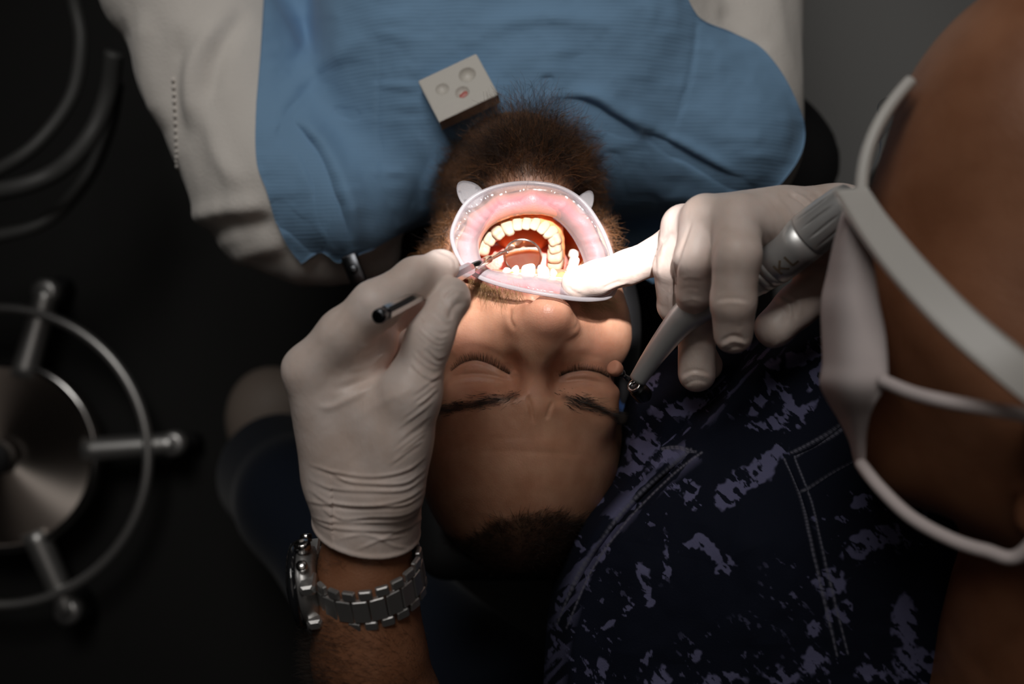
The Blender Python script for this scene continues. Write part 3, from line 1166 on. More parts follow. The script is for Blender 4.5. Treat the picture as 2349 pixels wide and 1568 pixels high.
D -= 0.16 * fbm(np.stack([gx / 70, gy / 70, 0 * gx], 1), 31, 3).reshape(nu, nv)
D -= 0.20 * fbm(np.stack([gx / 130, gy / 40, 0 * gx + 4], 1), 37, 2).reshape(nu, nv) ** 2
D = np.minimum(D, D0 - 0.22)
G3 = np.stack([(Gp[..., 0] - 1174.5) * D / FPX, (784 - Gp[..., 1]) * D / FPX, 60 - D], -1)
V, F = sheet(G3[:, ::-1], 0.09)
bibN = V.copy()
o = obj('dental_bib', V, F, M['bib'])
tag(o, 'blue disposable paper bib spread over the patient\'s chest', 'bib')
t_, b_ = nodes(M['bib'])
wv = t_.nodes.new('ShaderNodeTexWave')
wv.bands_direction = 'Y'
wv.inputs['Scale'].default_value = 110
wv.inputs['Distortion'].default_value = 1.2
tcx = t_.nodes.new('ShaderNodeTexCoord')
t_.links.new(tcx.outputs['Object'], wv.inputs['Vector'])
bump(M['bib'], wv.outputs['Fac'], 0.12, 0.001)
BD = (gx, gy, D.ravel())


def bib_depth(x, y):
    i = np.argmin((BD[0] - x) ** 2 + (BD[1] - y) ** 2)
    return BD[2][i]


# ---- bib clip at the corner
clip = thing('bib_clip', 'small black clip holding the bib corner by the patient\'s collar', 'clip', Q(812, 620, 75.5))
c = Q(812, 618, 75.6)
R = np.array([[0.35, -0.93, -0.1], [0.93, 0.35, 0.0], [0.03, -0.09, 1.0]])
V, F = boxm(c, (1.2, 0.62, 0.22), R, 0.4)
obj('jaw', V, F, M['dark_metal'], clip)
V, F = lathe(c + np.array([0, 0, 0.2]), c + np.array([0, 0, 0.4]), [(0, 0.35), (0.15, 0.33), (0.2, 0.2)], 20)
obj('rivet', V, F, M['dark_metal'], clip)
P = catmull([c + np.array([0.5, -0.8, 0]), Q(845, 655, 76), Q(880, 670, 78), Q(930, 690, 82)], 30)
V, F = tube(P, 0.12, 8)
obj('neck_cord', V, F, M['dark_metal'], clip)

# ================================================================== MIXING BLOCK ON THE BIB
cx, cy = 1053, 203
dp = min(bib_depth(x_, y_) for x_, y_ in ((1053, 203), (960, 205), (1100, 130), (1150, 225), (1010, 285))) - 1.35
bl = thing('mixing_block', 'white plastic block with three round wells lying on the blue bib', 'mixing block', Q(cx, cy, dp + 0.5))
bx = (Q(1097, 127, dp) - Q(957, 196, dp))
ux = bx / np.linalg.norm(bx)
uz = np.array([-0.13, 0.33, 0.93])
uz /= np.linalg.norm(uz)
ux -= uz * (ux @ uz)
ux /= np.linalg.norm(ux)
uy = np.cross(uz, ux)
ctr = Q(1050, 200, dp)
hx, hy, hz = 2.32, 1.95, 0.55
wells = [(-1.05, 0.42, 0.50), (1.02, 0.62, 0.62), (0.12, -0.55, 0.52)]
n1 = 130
xs = np.linspace(-hx, hx, n1)
ys = np.linspace(-hy, hy, n1)
X, Y = np.meshgrid(xs, ys, indexing='ij')
Z = np.zeros_like(X)
for wx, wy, wr in wells:
    rr = np.hypot(X - wx, Y - wy)
    Z -= np.where(rr < wr, np.sqrt(np.maximum(0.72 ** 2 - rr ** 2, 0)) - np.sqrt(0.72 ** 2 - wr ** 2), 0) * 1.1
edge = np.maximum(np.abs(X) - (hx - 0.08), 0) + np.maximum(np.abs(Y) - (hy - 0.08), 0)
Z -= edge ** 2 * 8
topV = ctr + X[..., None] * ux + Y[..., None] * uy + Z[..., None] * uz
botV = topV.copy()
botV[..., 2] = ctr[2] - 2 * hz
V = topV.reshape(-1, 3)
F = grid_faces(n1, n1)
rim = np.concatenate([np.arange(n1), np.arange(1, n1) * n1 + n1 - 1, (n1 - 1) * n1 + np.arange(n1 - 2, -1, -1), np.arange(n1 - 2, 0, -1) * n1])
low = V[rim].copy()
low -= np.outer((low - ctr) @ uz + 2 * hz, uz)
k = len(V)
m_ = len(rim)
Fl = F.tolist() + [[int(rim[i]), int(rim[(i + 1) % m_]), k + (i + 1) % m_, k + i][::-1] for i in range(m_)] + [[k + i for i in range(m_)][::-1]]
obj('block', np.vstack([V, low]), Fl, M['block'], bl)
wx, wy, wr = wells[2]
v = Vol((-0.6, -0.6, -0.6), (0.6, 0.6, 0.3), 0.03)
v.ellipsoid((0, -0.16, -0.26), (0.44, 0.26, 0.16), k=0)
v.ellipsoid((0.18, -0.05, -0.24), (0.25, 0.2, 0.12), k=0.1)
V, F = v.mesh(2)
V = ctr + np.outer(V[:, 0] + wx, ux) + np.outer(V[:, 1] + wy, uy) + np.outer(V[:, 2], uz)
obj('paste', V, F, M['paste'], bl)['label'] = 'red paste in the lower well'

# ================================================================== LIP RETRACTOR
ret = thing('lip_retractor', 'frosted clear lip and cheek retractor stretched over the patient\'s open mouth', 'lip retractor', Q(1225, 560, 61))
OUT = [(1037, 548, 60.6), (1046, 505, 60.8), (1072, 464, 61.0), (1112, 438, 61.1), (1166, 423, 61.1), (1226, 420, 61.0), (1286, 431, 61.0), (1336, 462, 61.0), (1373, 512, 60.8), (1396, 562, 60.4), (1409, 612, 59.8),
       (1413, 652, 59.2), (1400, 678, 58.7), (1366, 686, 58.3), (1318, 685, 58.05), (1262, 676, 57.95), (1200, 665, 58.05), (1140, 650, 58.4), (1092, 631, 58.9), (1058, 602, 59.8)]
INN = [(1096, 562, 61.9), (1102, 540, 62.1), (1122, 518, 62.2), (1148, 501, 62.2), (1178, 490, 62.1), (1215, 487, 62.0), (1252, 491, 62.0), (1286, 510, 62.1), (1312, 540, 62.2), (1330, 572, 62.1), (1342, 606, 61.6),
       (1340, 632, 61.0), (1322, 644, 60.4), (1300, 646, 59.9), (1268, 641, 59.6), (1234, 634, 59.4), (1200, 631, 59.4), (1160, 626, 59.7), (1126, 619, 60.3), (1103, 596, 61.2)]
NO = 260
OC = catmull([Q(*p) for p in OUT], NO, True)
IC = catmull([Q(*p) for p in INN], NO, True)
V, F = tube(OC, 0.135, 14, closed=True)
obj('outer_rim', V, F, M['rim'], ret)
nc = 26
th = np.linspace(0, 2 * np.pi, NO, endpoint=False)
ridge = np.zeros(NO)
for i_, a_, w_ in ((4, .9, 2.2), (11, -.7, 2), (17, 1.2, 2.2), (24, .8, 1.8), (30, 1.3, 2.4), (37, .8, 2), (45, 1.1, 2.2), (58, 1.4, 2.6), (100, .9, 2.5), (112, 1.2, 2), (121, .9, 2), (131, 1.1, 2.4), (142, .7, 2), (205, .8, 2), (222, .6, 2), (246, .8, 2), (254, .7, 2)):
    dd_ = np.abs((np.arange(NO) - i_ + NO / 2) % NO - NO / 2)
    ridge += a_ * np.exp(-(dd_ / w_) ** 2)
wr = ridge + 0.8 * fbm(np.stack([np.cos(th) * 7, np.sin(th) * 7, 0 * th], 1), 51, 3) + 0.6 * vnoise(np.stack([np.cos(th) * 22, np.sin(th) * 22, 0 * th], 1), 55)
rows = []
for j in range(nc):
    s = j / (nc - 1)
    p = OC * (1 - s) + IC * s
    p = p + np.array([0, 0, 1.0]) * (0.62 * (1 - s) ** 0.6 * s * 4 * 0.62)
    p[:, 2] += 0.11 * wr * math.sin(math.pi * min(1, s * 1.15)) * (0.4 + 0.8 * s)
    p[:, 2] -= 0.12 * math.exp(-(s / 0.08) ** 2)
    rows.append(p)
Gm = np.stack(rows, 1)
# film is a closed thin skin: front and back with an inner hem
F = grid_faces(NO, nc, closed_u=True)
Vf = Gm.reshape(-1, 3)
Nf = normals(Vf, F)
n = len(Vf)
Vb = Vf - Nf * 0.05
rimI = np.arange(NO) * nc + nc - 1
rimO = np.arange(NO) * nc
Fall = np.vstack([F, F[:, ::-1] + n, np.stack([rimI, rimI + n, np.roll(rimI, -1) + n, np.roll(rimI, -1)], -1),
                  np.stack([rimO, np.roll(rimO, -1), np.roll(rimO, -1) + n, rimO + n], -1)])
obj('film', np.vstack([Vf, Vb]), Fall, M['film'], ret)
for (bx_, by_), (tx, ty), dd in (((1095, 462), (1070, 437), 61.2), ((1332, 462), (1343, 450), 61.6)):
    c = Q(tx + (bx_ - tx) * 0.25, ty + (by_ - ty) * 0.25, dd)
    ax_ = Q(bx_, by_, dd) - Q(tx, ty, dd)
    ax_ /= np.linalg.norm(ax_)
    sd = np.array([-ax_[1], ax_[0], 0])
    big = tx < 1200
    if not big:
        ax_ = np.array([-0.50, -0.86, 0])
        sd = np.array([0.86, -0.50, 0])
        c = Q(1342, 463, dd)
    rl, rw = (0.92, 0.72) if big else (0.78, 0.52)
    nn = 96
    ang = np.linspace(0, 2 * np.pi, nn, endpoint=False)
    outl = np.stack([np.cos(ang) * rl, np.sin(ang) * rw * (1 + 0.25 * np.cos(ang))], 1)
    nr = 28
    g = np.zeros((nn, nr, 3))
    for j in range(nr):
        f = j / (nr - 1)
        g[:, j] = c + (outl[:, :1] * f) * ax_ + (outl[:, 1:] * f) * sd + np.array([0, 0, 0.0])
    q = np.stack([outl[:, 0][:, None] * np.linspace(0, 1, nr), outl[:, 1][:, None] * np.linspace(0, 1, nr)], -1)
    z = np.zeros((nn, nr))
    for hx_, hy_ in ((-0.45, -0.38), (0.15, 0.52), (0.2, -0.5)):
        z -= 0.10 * (np.hypot(q[..., 0] - hx_, q[..., 1] - hy_) < 0.085)
    z += 0.05 * np.exp(-((1 - np.linspace(0, 1, nr)) / 0.06) ** 2)[None]
    g[..., 2] += z
    Vt = g.reshape(-1, 3)
    Ft = grid_faces(nn, nr, closed_u=True)
    nV = len(Vt)
    Vb = Vt.copy()
    Vb[:, 2] = c[2] - 0.14
    ro = np.arange(nn) * nr + nr - 1
    Fs = np.vstack([Ft, Ft[:, ::-1] + nV, np.stack([ro, ro + nV, np.roll(ro, -1) + nV, np.roll(ro, -1)], -1)[:, ::-1]])
    obj('tab', np.vstack([Vt, Vb]), Fs, M['tab'], ret)

# ================================================================== DENTAL MIRROR
mir = thing('dental_mirror', 'round steel mouth mirror held between thumb and forefinger, its disc in the mouth', 'dental mirror', Q(1198, 590, 60.6))
mc = Q(1199, 588, 62.5)
mn = np.array([-0.06, -0.46, 0.886])
mn /= np.linalg.norm(mn)
MR = 1.21
V, F = lathe(mc - mn * 0.14, mc + mn, [(0, MR * 0.82), (0.04, MR * 0.98), (0.14, MR * 1.02), (0.24, MR * 1.0), (0.26, MR * 0.95), (0.24, MR * 0.90), (0.15, MR * 0.885)], 72)
obj('rim', V, F, M['steel'], mir)
V, F = lathe(mc, mc + mn, [(0.0, MR * 0.93), (0.025, MR * 0.93)], 72)
obj('mirror_glass', V, F, M['mirror'], mir, smooth=False)
A0, A1, A2, A3, A4 = Q(1160, 578, 62.0), Q(1146, 582, 61.0), Q(1122, 594, 59.3), Q(1084, 613, 56.9), Q(1040, 637, 54.2)
HE = Q(866, 727, 46.9)
nk = catmull([mc + (A0 - mc) * 0.86, A0, A1, A2], 24)
V, F = tube(nk, np.linspace(0.11, 0.15, 24), 16)
obj('neck', V, F, M['steel'], mir)
dn = A3 - A2
L = np.linalg.norm(dn)
V, F = lathe(A2 - dn / L * 0.05, A3, [(0, 0.14), (0.02, 0.20), (0.08, 0.235), (L, 0.255), (L + 0.05, 0.21), (L + 0.2, 0.2)], 24)
obj('socket', V, F, M['steel'], mir)
dh = HE - A3
L = np.linalg.norm(dh)
V, F = lathe(A3, HE, [(0.1, 0.2), (0.14, 0.27), (0.45, 0.385), (0.9, 0.40), (L * 0.5, 0.40), (L * 0.5 + .1, 0.37), (L - 0.75, 0.37)], 8, phase=0.3)
obj('handle', V, F, M['steel'], mir, smooth=False)
V, F = lathe(A3, HE, [(L - 0.75, 0.34), (L - 0.72, 0.30), (L - 0.5, 0.30), (L - 0.46, 0.36), (L - 0.12, 0.37), (L - 0.02, 0.33), (L, 0.2)], 32)
obj('end_cap', V, F, M['dark_metal'], mir)

# ================================================================== DENTIST
den = thing('person', 'dentist bending over the patient in splatter print top, face mask and latex gloves', 'person', Q(1900, 1400, 60))

# ---- left glove: thumb and forefinger pinch the mirror handle
v = Vol(Q(640, 1330, 60) + [-1.5, -1.5, -2], Q(1090, 540, 48) + [2.5, 2, 3], 0.075)
WR = Q(842, 1185, 53.6)
iM, mM, rM, pM = Q(712, 850, 51.2), Q(716, 858, 52.8), Q(742, 875, 54.8), Q(775, 905, 56.6)
v.capsule(WR, iM, 2.55, 1.38, k=0)
v.capsule(WR, mM, 2.5, 1.45, k=0.8)
v.capsule(WR + [0.1, 0, -0.4], rM, 2.4, 1.4, k=0.8)
v.capsule(WR + [0.2, 0, -0.5], pM, 2.3, 1.25, k=0.8)
v.capsule(WR, Q(838, 1300, 53.8), 2.62, 2.66, k=0.6)
v.ellipsoid(Q(850, 1000, 53.2), (3.0, 4.2, 2.2), k=1.5)
# thumb
v.chain([(Q(888, 1120, 52.0), 2.0), (Q(940, 905, 50.6), 1.50), (Q(985, 775, 50.4), 1.08), (Q(1032, 688, 51.2), 0.97)], k=0.7)
v.ellipsoid(Q(1036, 682, 51.3), (0.95, 1.05, 0.85), k=0.3)
v.capsule(Q(905, 1000, 51.6), Q(800, 880, 51.8), 1.6, 1.5, k=1.0)
# middle, ring and little fingers folded underneath
v.chain([(mM, 1.38), (Q(848, 756, 52.4), 1.18), (Q(925, 700, 53.6), 1.0), (Q(985, 655, 54.8), 0.88)], k=0.45)
v.chain([(rM, 1.3), (Q(838, 800, 56.0), 1.1), (Q(905, 770, 57.6), 0.95), (Q(930, 800, 58.6), 0.85)], k=0.45)
v.chain([(pM, 1.2), (Q(850, 860, 58.0), 1.0), (Q(905, 850, 59.0), 0.85), (Q(920, 885, 59.6), 0.78)], k=0.45)
# forefinger
v.chain([(iM, 1.36), (Q(788, 768, 50.5), 1.28), (Q(862, 700, 50.0), 1.20), (Q(952, 637, 51.0), 1.0), (Q(1012, 611, 52.3), 0.88)], k=0.5)
v.ellipsoid(Q(1010, 610, 52.2), (1.0, 0.82, 0.85), k=0.25)
v.capsule(Q(800, 800, 51.6), Q(862, 792, 52.0), 1.5, 1.1, k=0.8)
pa, pb, pc = Q(872, 1291, 51.0), Q(718, 1186, 53.8), Q(957, 1238, 53.8)
nn = np.cross(pb - pa, pc - pa)
nn = nn if nn[1] < 0 else -nn
v.cut_plane(pa, nn)
V, F = v.mesh(3)
N = normals(V, F)
G = []
wr_ = random.Random(5)
for y in (1075, 1102, 1118, 1140, 1152, 1176, 1188, 1208):
    j1, j2, j3 = wr_.uniform(-9, 9), wr_.uniform(-8, 8), wr_.uniform(-14, 6)
    x0, x1 = wr_.choice((708, 708, 735 + 6 * (y % 7), 690)), wr_.choice((990, 985, 930 + 4 * (y % 5)))
    a = wr_.uniform(0.035, 0.065)
    ln_ = [(x0, y - 14 + j3), (x0 * 0.6 + 850 * 0.4, y + 4 + j1), (850, y + 14 + j2), (930, y + 4), (x1, y - 34)]
    G.append((ln_, a, 4))
    G.append(([(p_[0], p_[1] + 7) for p_ in ln_], -a * 0.8, 5))
for i in range(11):
    x, y = 1005 - 5 * i + wr_.uniform(-6, 6), 876 + 15.5 * i + wr_.uniform(-4, 4)
    l_ = wr_.uniform(0.6, 1.15)
    a = wr_.uniform(0.018, 0.045)
    ln_ = [(x + 12, y - 22), (x - 20 * l_, y + 2 * l_), (x - 62 * l_, y + 34 * l_)]
    G.append((ln_, a, 3.6))
    G.append(([(p_[0], p_[1] + 7) for p_ in ln_], -a * 0.7, 4.5))
for i in range(9):
    x, y = 1034 - 3.6 * i + wr_.uniform(-5, 5), 730 + 15.5 * i + wr_.uniform(-4, 4)
    l_ = wr_.uniform(0.6, 1.1)
    a = wr_.uniform(0.02, 0.045)
    ln_ = [(x + 12, y + 2), (x - 16 * l_, y + 10), (x - 48 * l_, y - 12 * l_), (x - 62 * l_, y - 30 * l_)]
    G.append((ln_, a, 3.8))
    G.append(([(p_[0], p_[1] + 7) for p_ in ln_], -a * 0.8, 4.5))
G += [
    ([(895, 835), (870, 872), (820, 905), (760, 932), (720, 930)], 0.07, 9), ([(892, 825), (862, 858), (815, 880), (760, 895)], -0.12, 10),
    ([(890, 800), (850, 835), (800, 850)], 0.06, 6), ([(890, 785), (855, 812), (810, 822)], -0.05, 6), ([(888, 770), (855, 790), (820, 796)], 0.05, 6),
    ([(985, 875), (930, 900), (860, 930), (800, 975)], 0.03, 10),
    ([(1045, 655), (1020, 672), (1020, 700)], -0.06, 6), ([(1060, 672), (1035, 690), (1040, 715)], 0.05, 6), ([(1068, 690), (1040, 705), (1030, 735)], -0.07, 6), ([(1068, 668), (1040, 668), (1012, 690)], 0.06, 5),
    ([(1000, 573), (1022, 580), (1042, 592), (1048, 612)], -0.05, 5), ([(985, 570), (1010, 586), (1034, 600), (1040, 622)], 0.035, 4),
    ([(720, 780), (770, 760), (800, 700)], 0.03, 12), ([(735, 800), (760, 740), (800, 690)], -0.03, 8),
    ([(770, 1238), (830, 1225), (880, 1235), (940, 1225)], 0.05, 4), ([(815, 1262), (870, 1238), (930, 1210)], 0.045, 4), ([(860, 1225), (900, 1250), (945, 1258)], 0.04, 4),
]
V = groove(V, N, G)
V += N * (0.02 * fbm(V * 1.1, 61, 3))[:, None]
# rolled cuff edge
rel = (V - pa) @ (nn / np.linalg.norm(nn))
V += N * (0.09 * np.exp(-((rel + 0.12) / 0.14) ** 2))[:, None] + N * (0.20 * np.exp(-((rel + 1.9) / 1.2) ** 2) * (V[:, 0] < -9.2))[:, None]
obj('glove', V, F, M['glove'], den)['label'] = 'glove of the hand holding the mouth mirror'

# ---- right glove: three fingers on the handpiece, little finger resting in the mouth
v = Vol(Q(1270, 920, 62) + [-1, -1, -2.5], Q(1990, 420, 48) + [3, 1.5, 2], 0.075)
WR2 = Q(1915, 515, 54.6)
iM, mM, rM, pM = Q(1690, 503, 51.7), Q(1618, 502, 52.7), Q(1568, 520, 54.4), Q(1562, 545, 56.2)
v.capsule(WR2, iM, 2.0, 1.32, k=0)
v.capsule(WR2, mM, 2.0, 1.30, k=0.7)
v.capsule(WR2 + [0, 0, -0.6], rM, 2.0, 1.22, k=0.7)
v.capsule(WR2 + [0, 0, -0.9], pM, 1.9, 1.1, k=0.7)
v.capsule(WR2, Q(2060, 530, 55.6), 2.05, 2.3, k=0.5)
v.capsule(Q(1790, 500, 53.5), Q(1640, 520, 53.8), 1.4, 1.2, k=1.0)
# little finger
v.chain([(pM, 1.10), (Q(1505, 588, 57.0), 1.06), (Q(1440, 613, 57.6), 1.00), (Q(1372, 636, 58.1), 1.0), (Q(1324, 648, 58.4), 0.94)], k=0.3)
# ring finger
v.chain([(rM, 1.18), (Q(1541, 610, 54.8), 1.02), (Q(1548, 700, 56.8), 0.98), (Q(1622, 838, 59.6), 0.92)], k=0.22)
# middle finger
v.chain([(mM, 1.28), (Q(1597, 590, 52.4), 1.16), (Q(1596, 665, 53.9), 1.08), (Q(1598, 745, 56.9), 1.05), (Q(1599, 855, 57.4), 1.10)], k=0.22)
# forefinger
v.chain([(iM, 1.30), (Q(1690, 585, 49.9), 1.20), (Q(1682, 690, 50.6), 1.13), (Q(1682, 766, 51.6), 1.02)], k=0.3)
# thumb
v.chain([(Q(1925, 570, 56.2), 1.7), (Q(1895, 645, 55.8), 1.35), (Q(1828, 702, 55.0), 1.14), (Q(1776, 752, 54.9), 1.10)], k=0.5)
v.capsule(Q(1900, 600, 56.2), Q(1760, 560, 55.5), 1.3, 1.0, k=0.8)
V, F = v.mesh(3)
N = normals(V, F)
G = [
    ([(1548, 750), (1545, 680), (1552, 610), (1572, 545), (1590, 500)], -0.10, 4), ([(1538, 740), (1535, 660), (1545, 600), (1565, 540)], 0.03, 4),
    ([(1505, 620), (1502, 590), (1515, 560), (1545, 530)], -0.10, 5), ([(1512, 640), (1512, 600), (1526, 565)], 0.05, 5),
    ([(1626, 660), (1630, 600), (1650, 545), (1670, 515)], -0.06, 6),
    ([(1650, 785), (1680, 770), (1712, 780)], -0.05, 4.5), ([(1652, 797), (1682, 782), (1714, 790)], 0.06, 4.5), ([(1662, 808), (1686, 796), (1710, 800)], -0.05, 4.5), ([(1640, 700), (1675, 694), (1725, 700)], 0.03, 6),
    ([(1640, 690), (1675, 684), (1725, 690)], -0.03, 5),
    ([(1560, 862), (1590, 848), (1630, 856)], -0.05, 4.5), ([(1562, 874), (1592, 858), (1632, 866)], 0.06, 4.5), ([(1566, 886), (1596, 872), (1630, 880)], -0.045, 4.5), ([(1560, 800), (1595, 793), (1640, 800)], 0.035, 6),
    ([(1780, 680), (1810, 700), (1815, 740)], 0.06, 5), ([(1788, 676), (1818, 695), (1824, 735)], -0.06, 5), ([(1770, 690), (1798, 712), (1802, 748)], -0.04, 5), ([(1800, 672), (1832, 690), (1836, 725)], 0.05, 5),
    ([(1735, 790), (1770, 797), (1790, 780)], 0.03, 5),
    ([(1805, 442), (1840, 462), (1870, 500)], -0.10, 4.5), ([(1812, 440), (1848, 458), (1880, 495)], 0.07, 5), ([(1760, 450), (1800, 500), (1812, 560)], -0.035, 6), ([(1770, 445), (1810, 490), (1822, 545)], 0.035, 6),
    ([(1730, 455), (1775, 510), (1790, 570)], 0.03, 6), ([(1700, 480), (1760, 540), (1770, 600)], -0.03, 6), ([(1850, 450), (1890, 470), (1925, 475)], 0.05, 6), ([(1860, 440), (1900, 455), (1935, 460)], -0.05, 6),
    ([(1385, 668), (1415, 655), (1440, 648)], 0.04, 3.5), ([(1392, 674), (1420, 662), (1446, 652)], -0.04, 3.5), ([(1375, 664), (1405, 650), (1425, 644)], -0.03, 3.5),
    ([(1300, 655), (1315, 668), (1340, 680)], -0.04, 4),
    ([(1648, 690), (1640, 640), (1650, 590)], 0.02, 8),
]
for i in range(6):
    x = 1440 + 14 * i
    G.append(([(x, 560 - 5 * i), (x + 10, 600 - 5 * i), (x + 6, 640 - 5 * i)], 0.018, 4))
for i in range(5):
    G.append(([(1560, 640 + 26 * i), (1585, 634 + 26 * i), (1615, 640 + 26 * i)], 0.018 * (-1) ** i, 5))
V = groove(V, N, G)
V += N * (0.02 * fbm(V * 1.1, 67, 3))[:, None]
obj('glove', V, F, M['glove'], den)['label'] = 'glove of the hand holding the handpiece'

# ---- bare skin: head, neck, trunk and arms in one surface
v = Vol((-16, -42, -24), (48, 24, 28), 0.26)
# head seen from its left side
v.ellipsoid(Q(2490, 400, 43.5), (8.4, 9.2, 7.4), k=0)
v.ellipsoid(Q(2350, 800, 43.5), (6.3, 7.5, 6.3), k=2.5)
v.ellipsoid(Q(2110, 720, 45.5), (2.8, 5.0, 3.4), k=2)
v.ellipsoid(Q(2150, 470, 44.5), (2.3, 2.4, 3.0), k=2)
v.capsule(Q(2070, 1020, 45.5), Q(2420, 1150, 41.5), 1.9, 2.4, k=2)
v.capsule(Q(2080, 1040, 46.5), Q(2420, 1130, 49), 1.9, 2.4, k=2)
v.chain([(Q(2500, 1100, 45.5), 4.8), (Q(2510, 1450, 48), 6.0), (Q(2350, 1800, 54), 7.0)], k=2.5)
# ear
v.ellipsoid(Q(2440, 1010, 36.8), (1.5, 2.6, 0.7), k=0.5)
v.ellipsoid(Q(2400, 1180, 38.6), (1.3, 1.2, 0.9), k=0.6)
# trunk under the top
v.ellipsoid(Q(1950, 1700, 66), (13, 14, 8), k=3)
v.capsule(Q(2350, 1800, 58), Q(1700, 1800, 66), 6.5, 6.5, k=3)
# left arm: shoulder, elbow, forearm to the wrist
v.chain([(Q(1700, 1800, 66), 5.5), (Q(1050, 2150, 66), 4.6), (Q(905, 2100, 62), 4.2)], k=2)
v.chain([(Q(905, 2100, 62), 4.2), (Q(872, 1640, 56.2), 3.42), (Q(846, 1490, 54.8), 2.92), (Q(842, 1400, 54.4), 2.52), (Q(838, 1330, 54.2), 2.38), (Q(841, 1240, 53.9), 2.35)], k=1.2)
# right arm behind the head: shoulder, elbow, wrist
v.chain([(Q(2350, 1800, 58), 5.5), (Q(2900, 1250, 62), 4.4), (Q(2750, 750, 60), 4.2), (Q(2300, 580, 57.4), 3.2), (Q(2010, 530, 55.4), 2.1)], k=2)
V, F = v.mesh(3)
N = normals(V, F)
V += N * (0.05 * fbm(V * 0.5, 71, 3))[:, None]
obj('body', V, F, M['skin2'], den)
DV, DN = V, N
# hair on the forearm
px, py = proj(V)
dens = ((px > 690) & (px < 1020) & (py > 1265) & (py < 1640) & (N[:, 2] > -0.1) & ((py > 1425) | (py < 1310))) * np.clip((py - 1255) / 200, 0.15, 1)
idx = np.nonzero(dens > rng.random(len(V)))[0]
idx = rng.choice(idx, 4500)
root = V[idx] + rng.normal(0, 0.09, (4500, 3))
root -= N[idx] * 0.05
dirn = N[idx] * 0.12 + np.array([-0.75, 0.30, 0]) + rng.normal(0, 0.25, root.shape)
V, F = strands(grow(root, dirn, 0.5 + 0.6 * rng.random(len(root)), 8, curl=0.16), 0.006)
obj('arm_hair', V, F, M['hair_dark'], den)

# ---- splatter print top
nu, nv = 430, 560
left = [(1455, 880), (1436, 940), (1424, 1010), (1404, 1090), (1366, 1142), (1310, 1215), (1276, 1330), (1260, 1450), (1250, 1640)]
right = [(2010, 640), (2130, 900), (2250, 1150), (2330, 1300), (2370, 1420), (2400, 1640)]
top = [(1455, 880), (1540, 812), (1680, 770), (1850, 705), (2010, 640)]
bott = [(1250, 1640), (1500, 1650), (1950, 1650), (2400, 1640)]
Gp = coons(left, right, top, bott, nu, nv)
u = np.linspace(0, 1, nu)[:, None] * np.ones((1, nv))
s = np.linspace(0, 1, nv)[None, :] * np.ones((nu, 1))
top_d = 63.5 - 5.0 * s
bot_d = 60.5 - 10.5 * s ** 0.8
D = top_d * (1 - u) + bot_d * u - 3.2 * np.sin(np.pi * np.clip(u, 0, 1)) * np.clip(s * 2.2, 0, 1)
D = D + 6.5 * np.clip(1 - s / 0.10, 0, 1) ** 2.2 + 4.5 * np.clip(1 - u / 0.10, 0, 1) ** 2.2 + 7 * np.clip((s - 0.88) / 0.12, 0, 1) ** 2
gx, gy = Gp[..., 0].ravel(), Gp[..., 1].ravel()
sf = [
    ([(1600, 1030), (1530, 1090), (1430, 1190), (1350, 1300), (1295, 1430), (1275, 1570)], -0.75, 9), ([(1580, 1022), (1500, 1080), (1400, 1185), (1325, 1295), (1275, 1430)], 0.30, 16),
    ([(1625, 1040), (1555, 1105), (1455, 1205), (1375, 1315), (1320, 1440)], 0.25, 18),
    ([(1500, 1060), (1600, 960), (1700, 850), (1850, 740)], -0.9, 26), ([(1540, 1020), (1660, 930), (1780, 830), (1890, 760)], 0.8, 34),
    ([(1440, 960), (1560, 900), (1680, 820)], 0.5, 24), ([(1960, 950), (1880, 1020), (1815, 1050)], -0.2, 6), ([(1980, 1050), (1900, 1095), (1835, 1140)], -0.15, 6),
    ([(1805, 1060), (1845, 1160), (1880, 1290), (1930, 1500)], -0.15, 6), ([(1700, 1200), (1750, 1350), (1760, 1560)], 0.4, 60), ([(1480, 1250), (1450, 1400), (1430, 1560)], 0.35, 40),
    ([(1600, 1200), (1560, 1400), (1540, 1600)], -0.35, 50)]
for pts, amp, wd in sf:
    dd, t = polydist(gx, gy, catmull(pts, 24))
    D -= (amp * np.exp(-(dd / wd) ** 2) * np.clip(np.minimum(t, 1 - t) * 5, 0, 1)).reshape(nu, nv)
D -= 0.30 * fbm(np.stack([gx / 120, gy / 120, 0 * gx], 1), 81, 3).reshape(nu, nv)
G3 = np.stack([(Gp[..., 0] - 1174.5) * D / FPX, (784 - Gp[..., 1]) * D / FPX, 60 - D], -1)
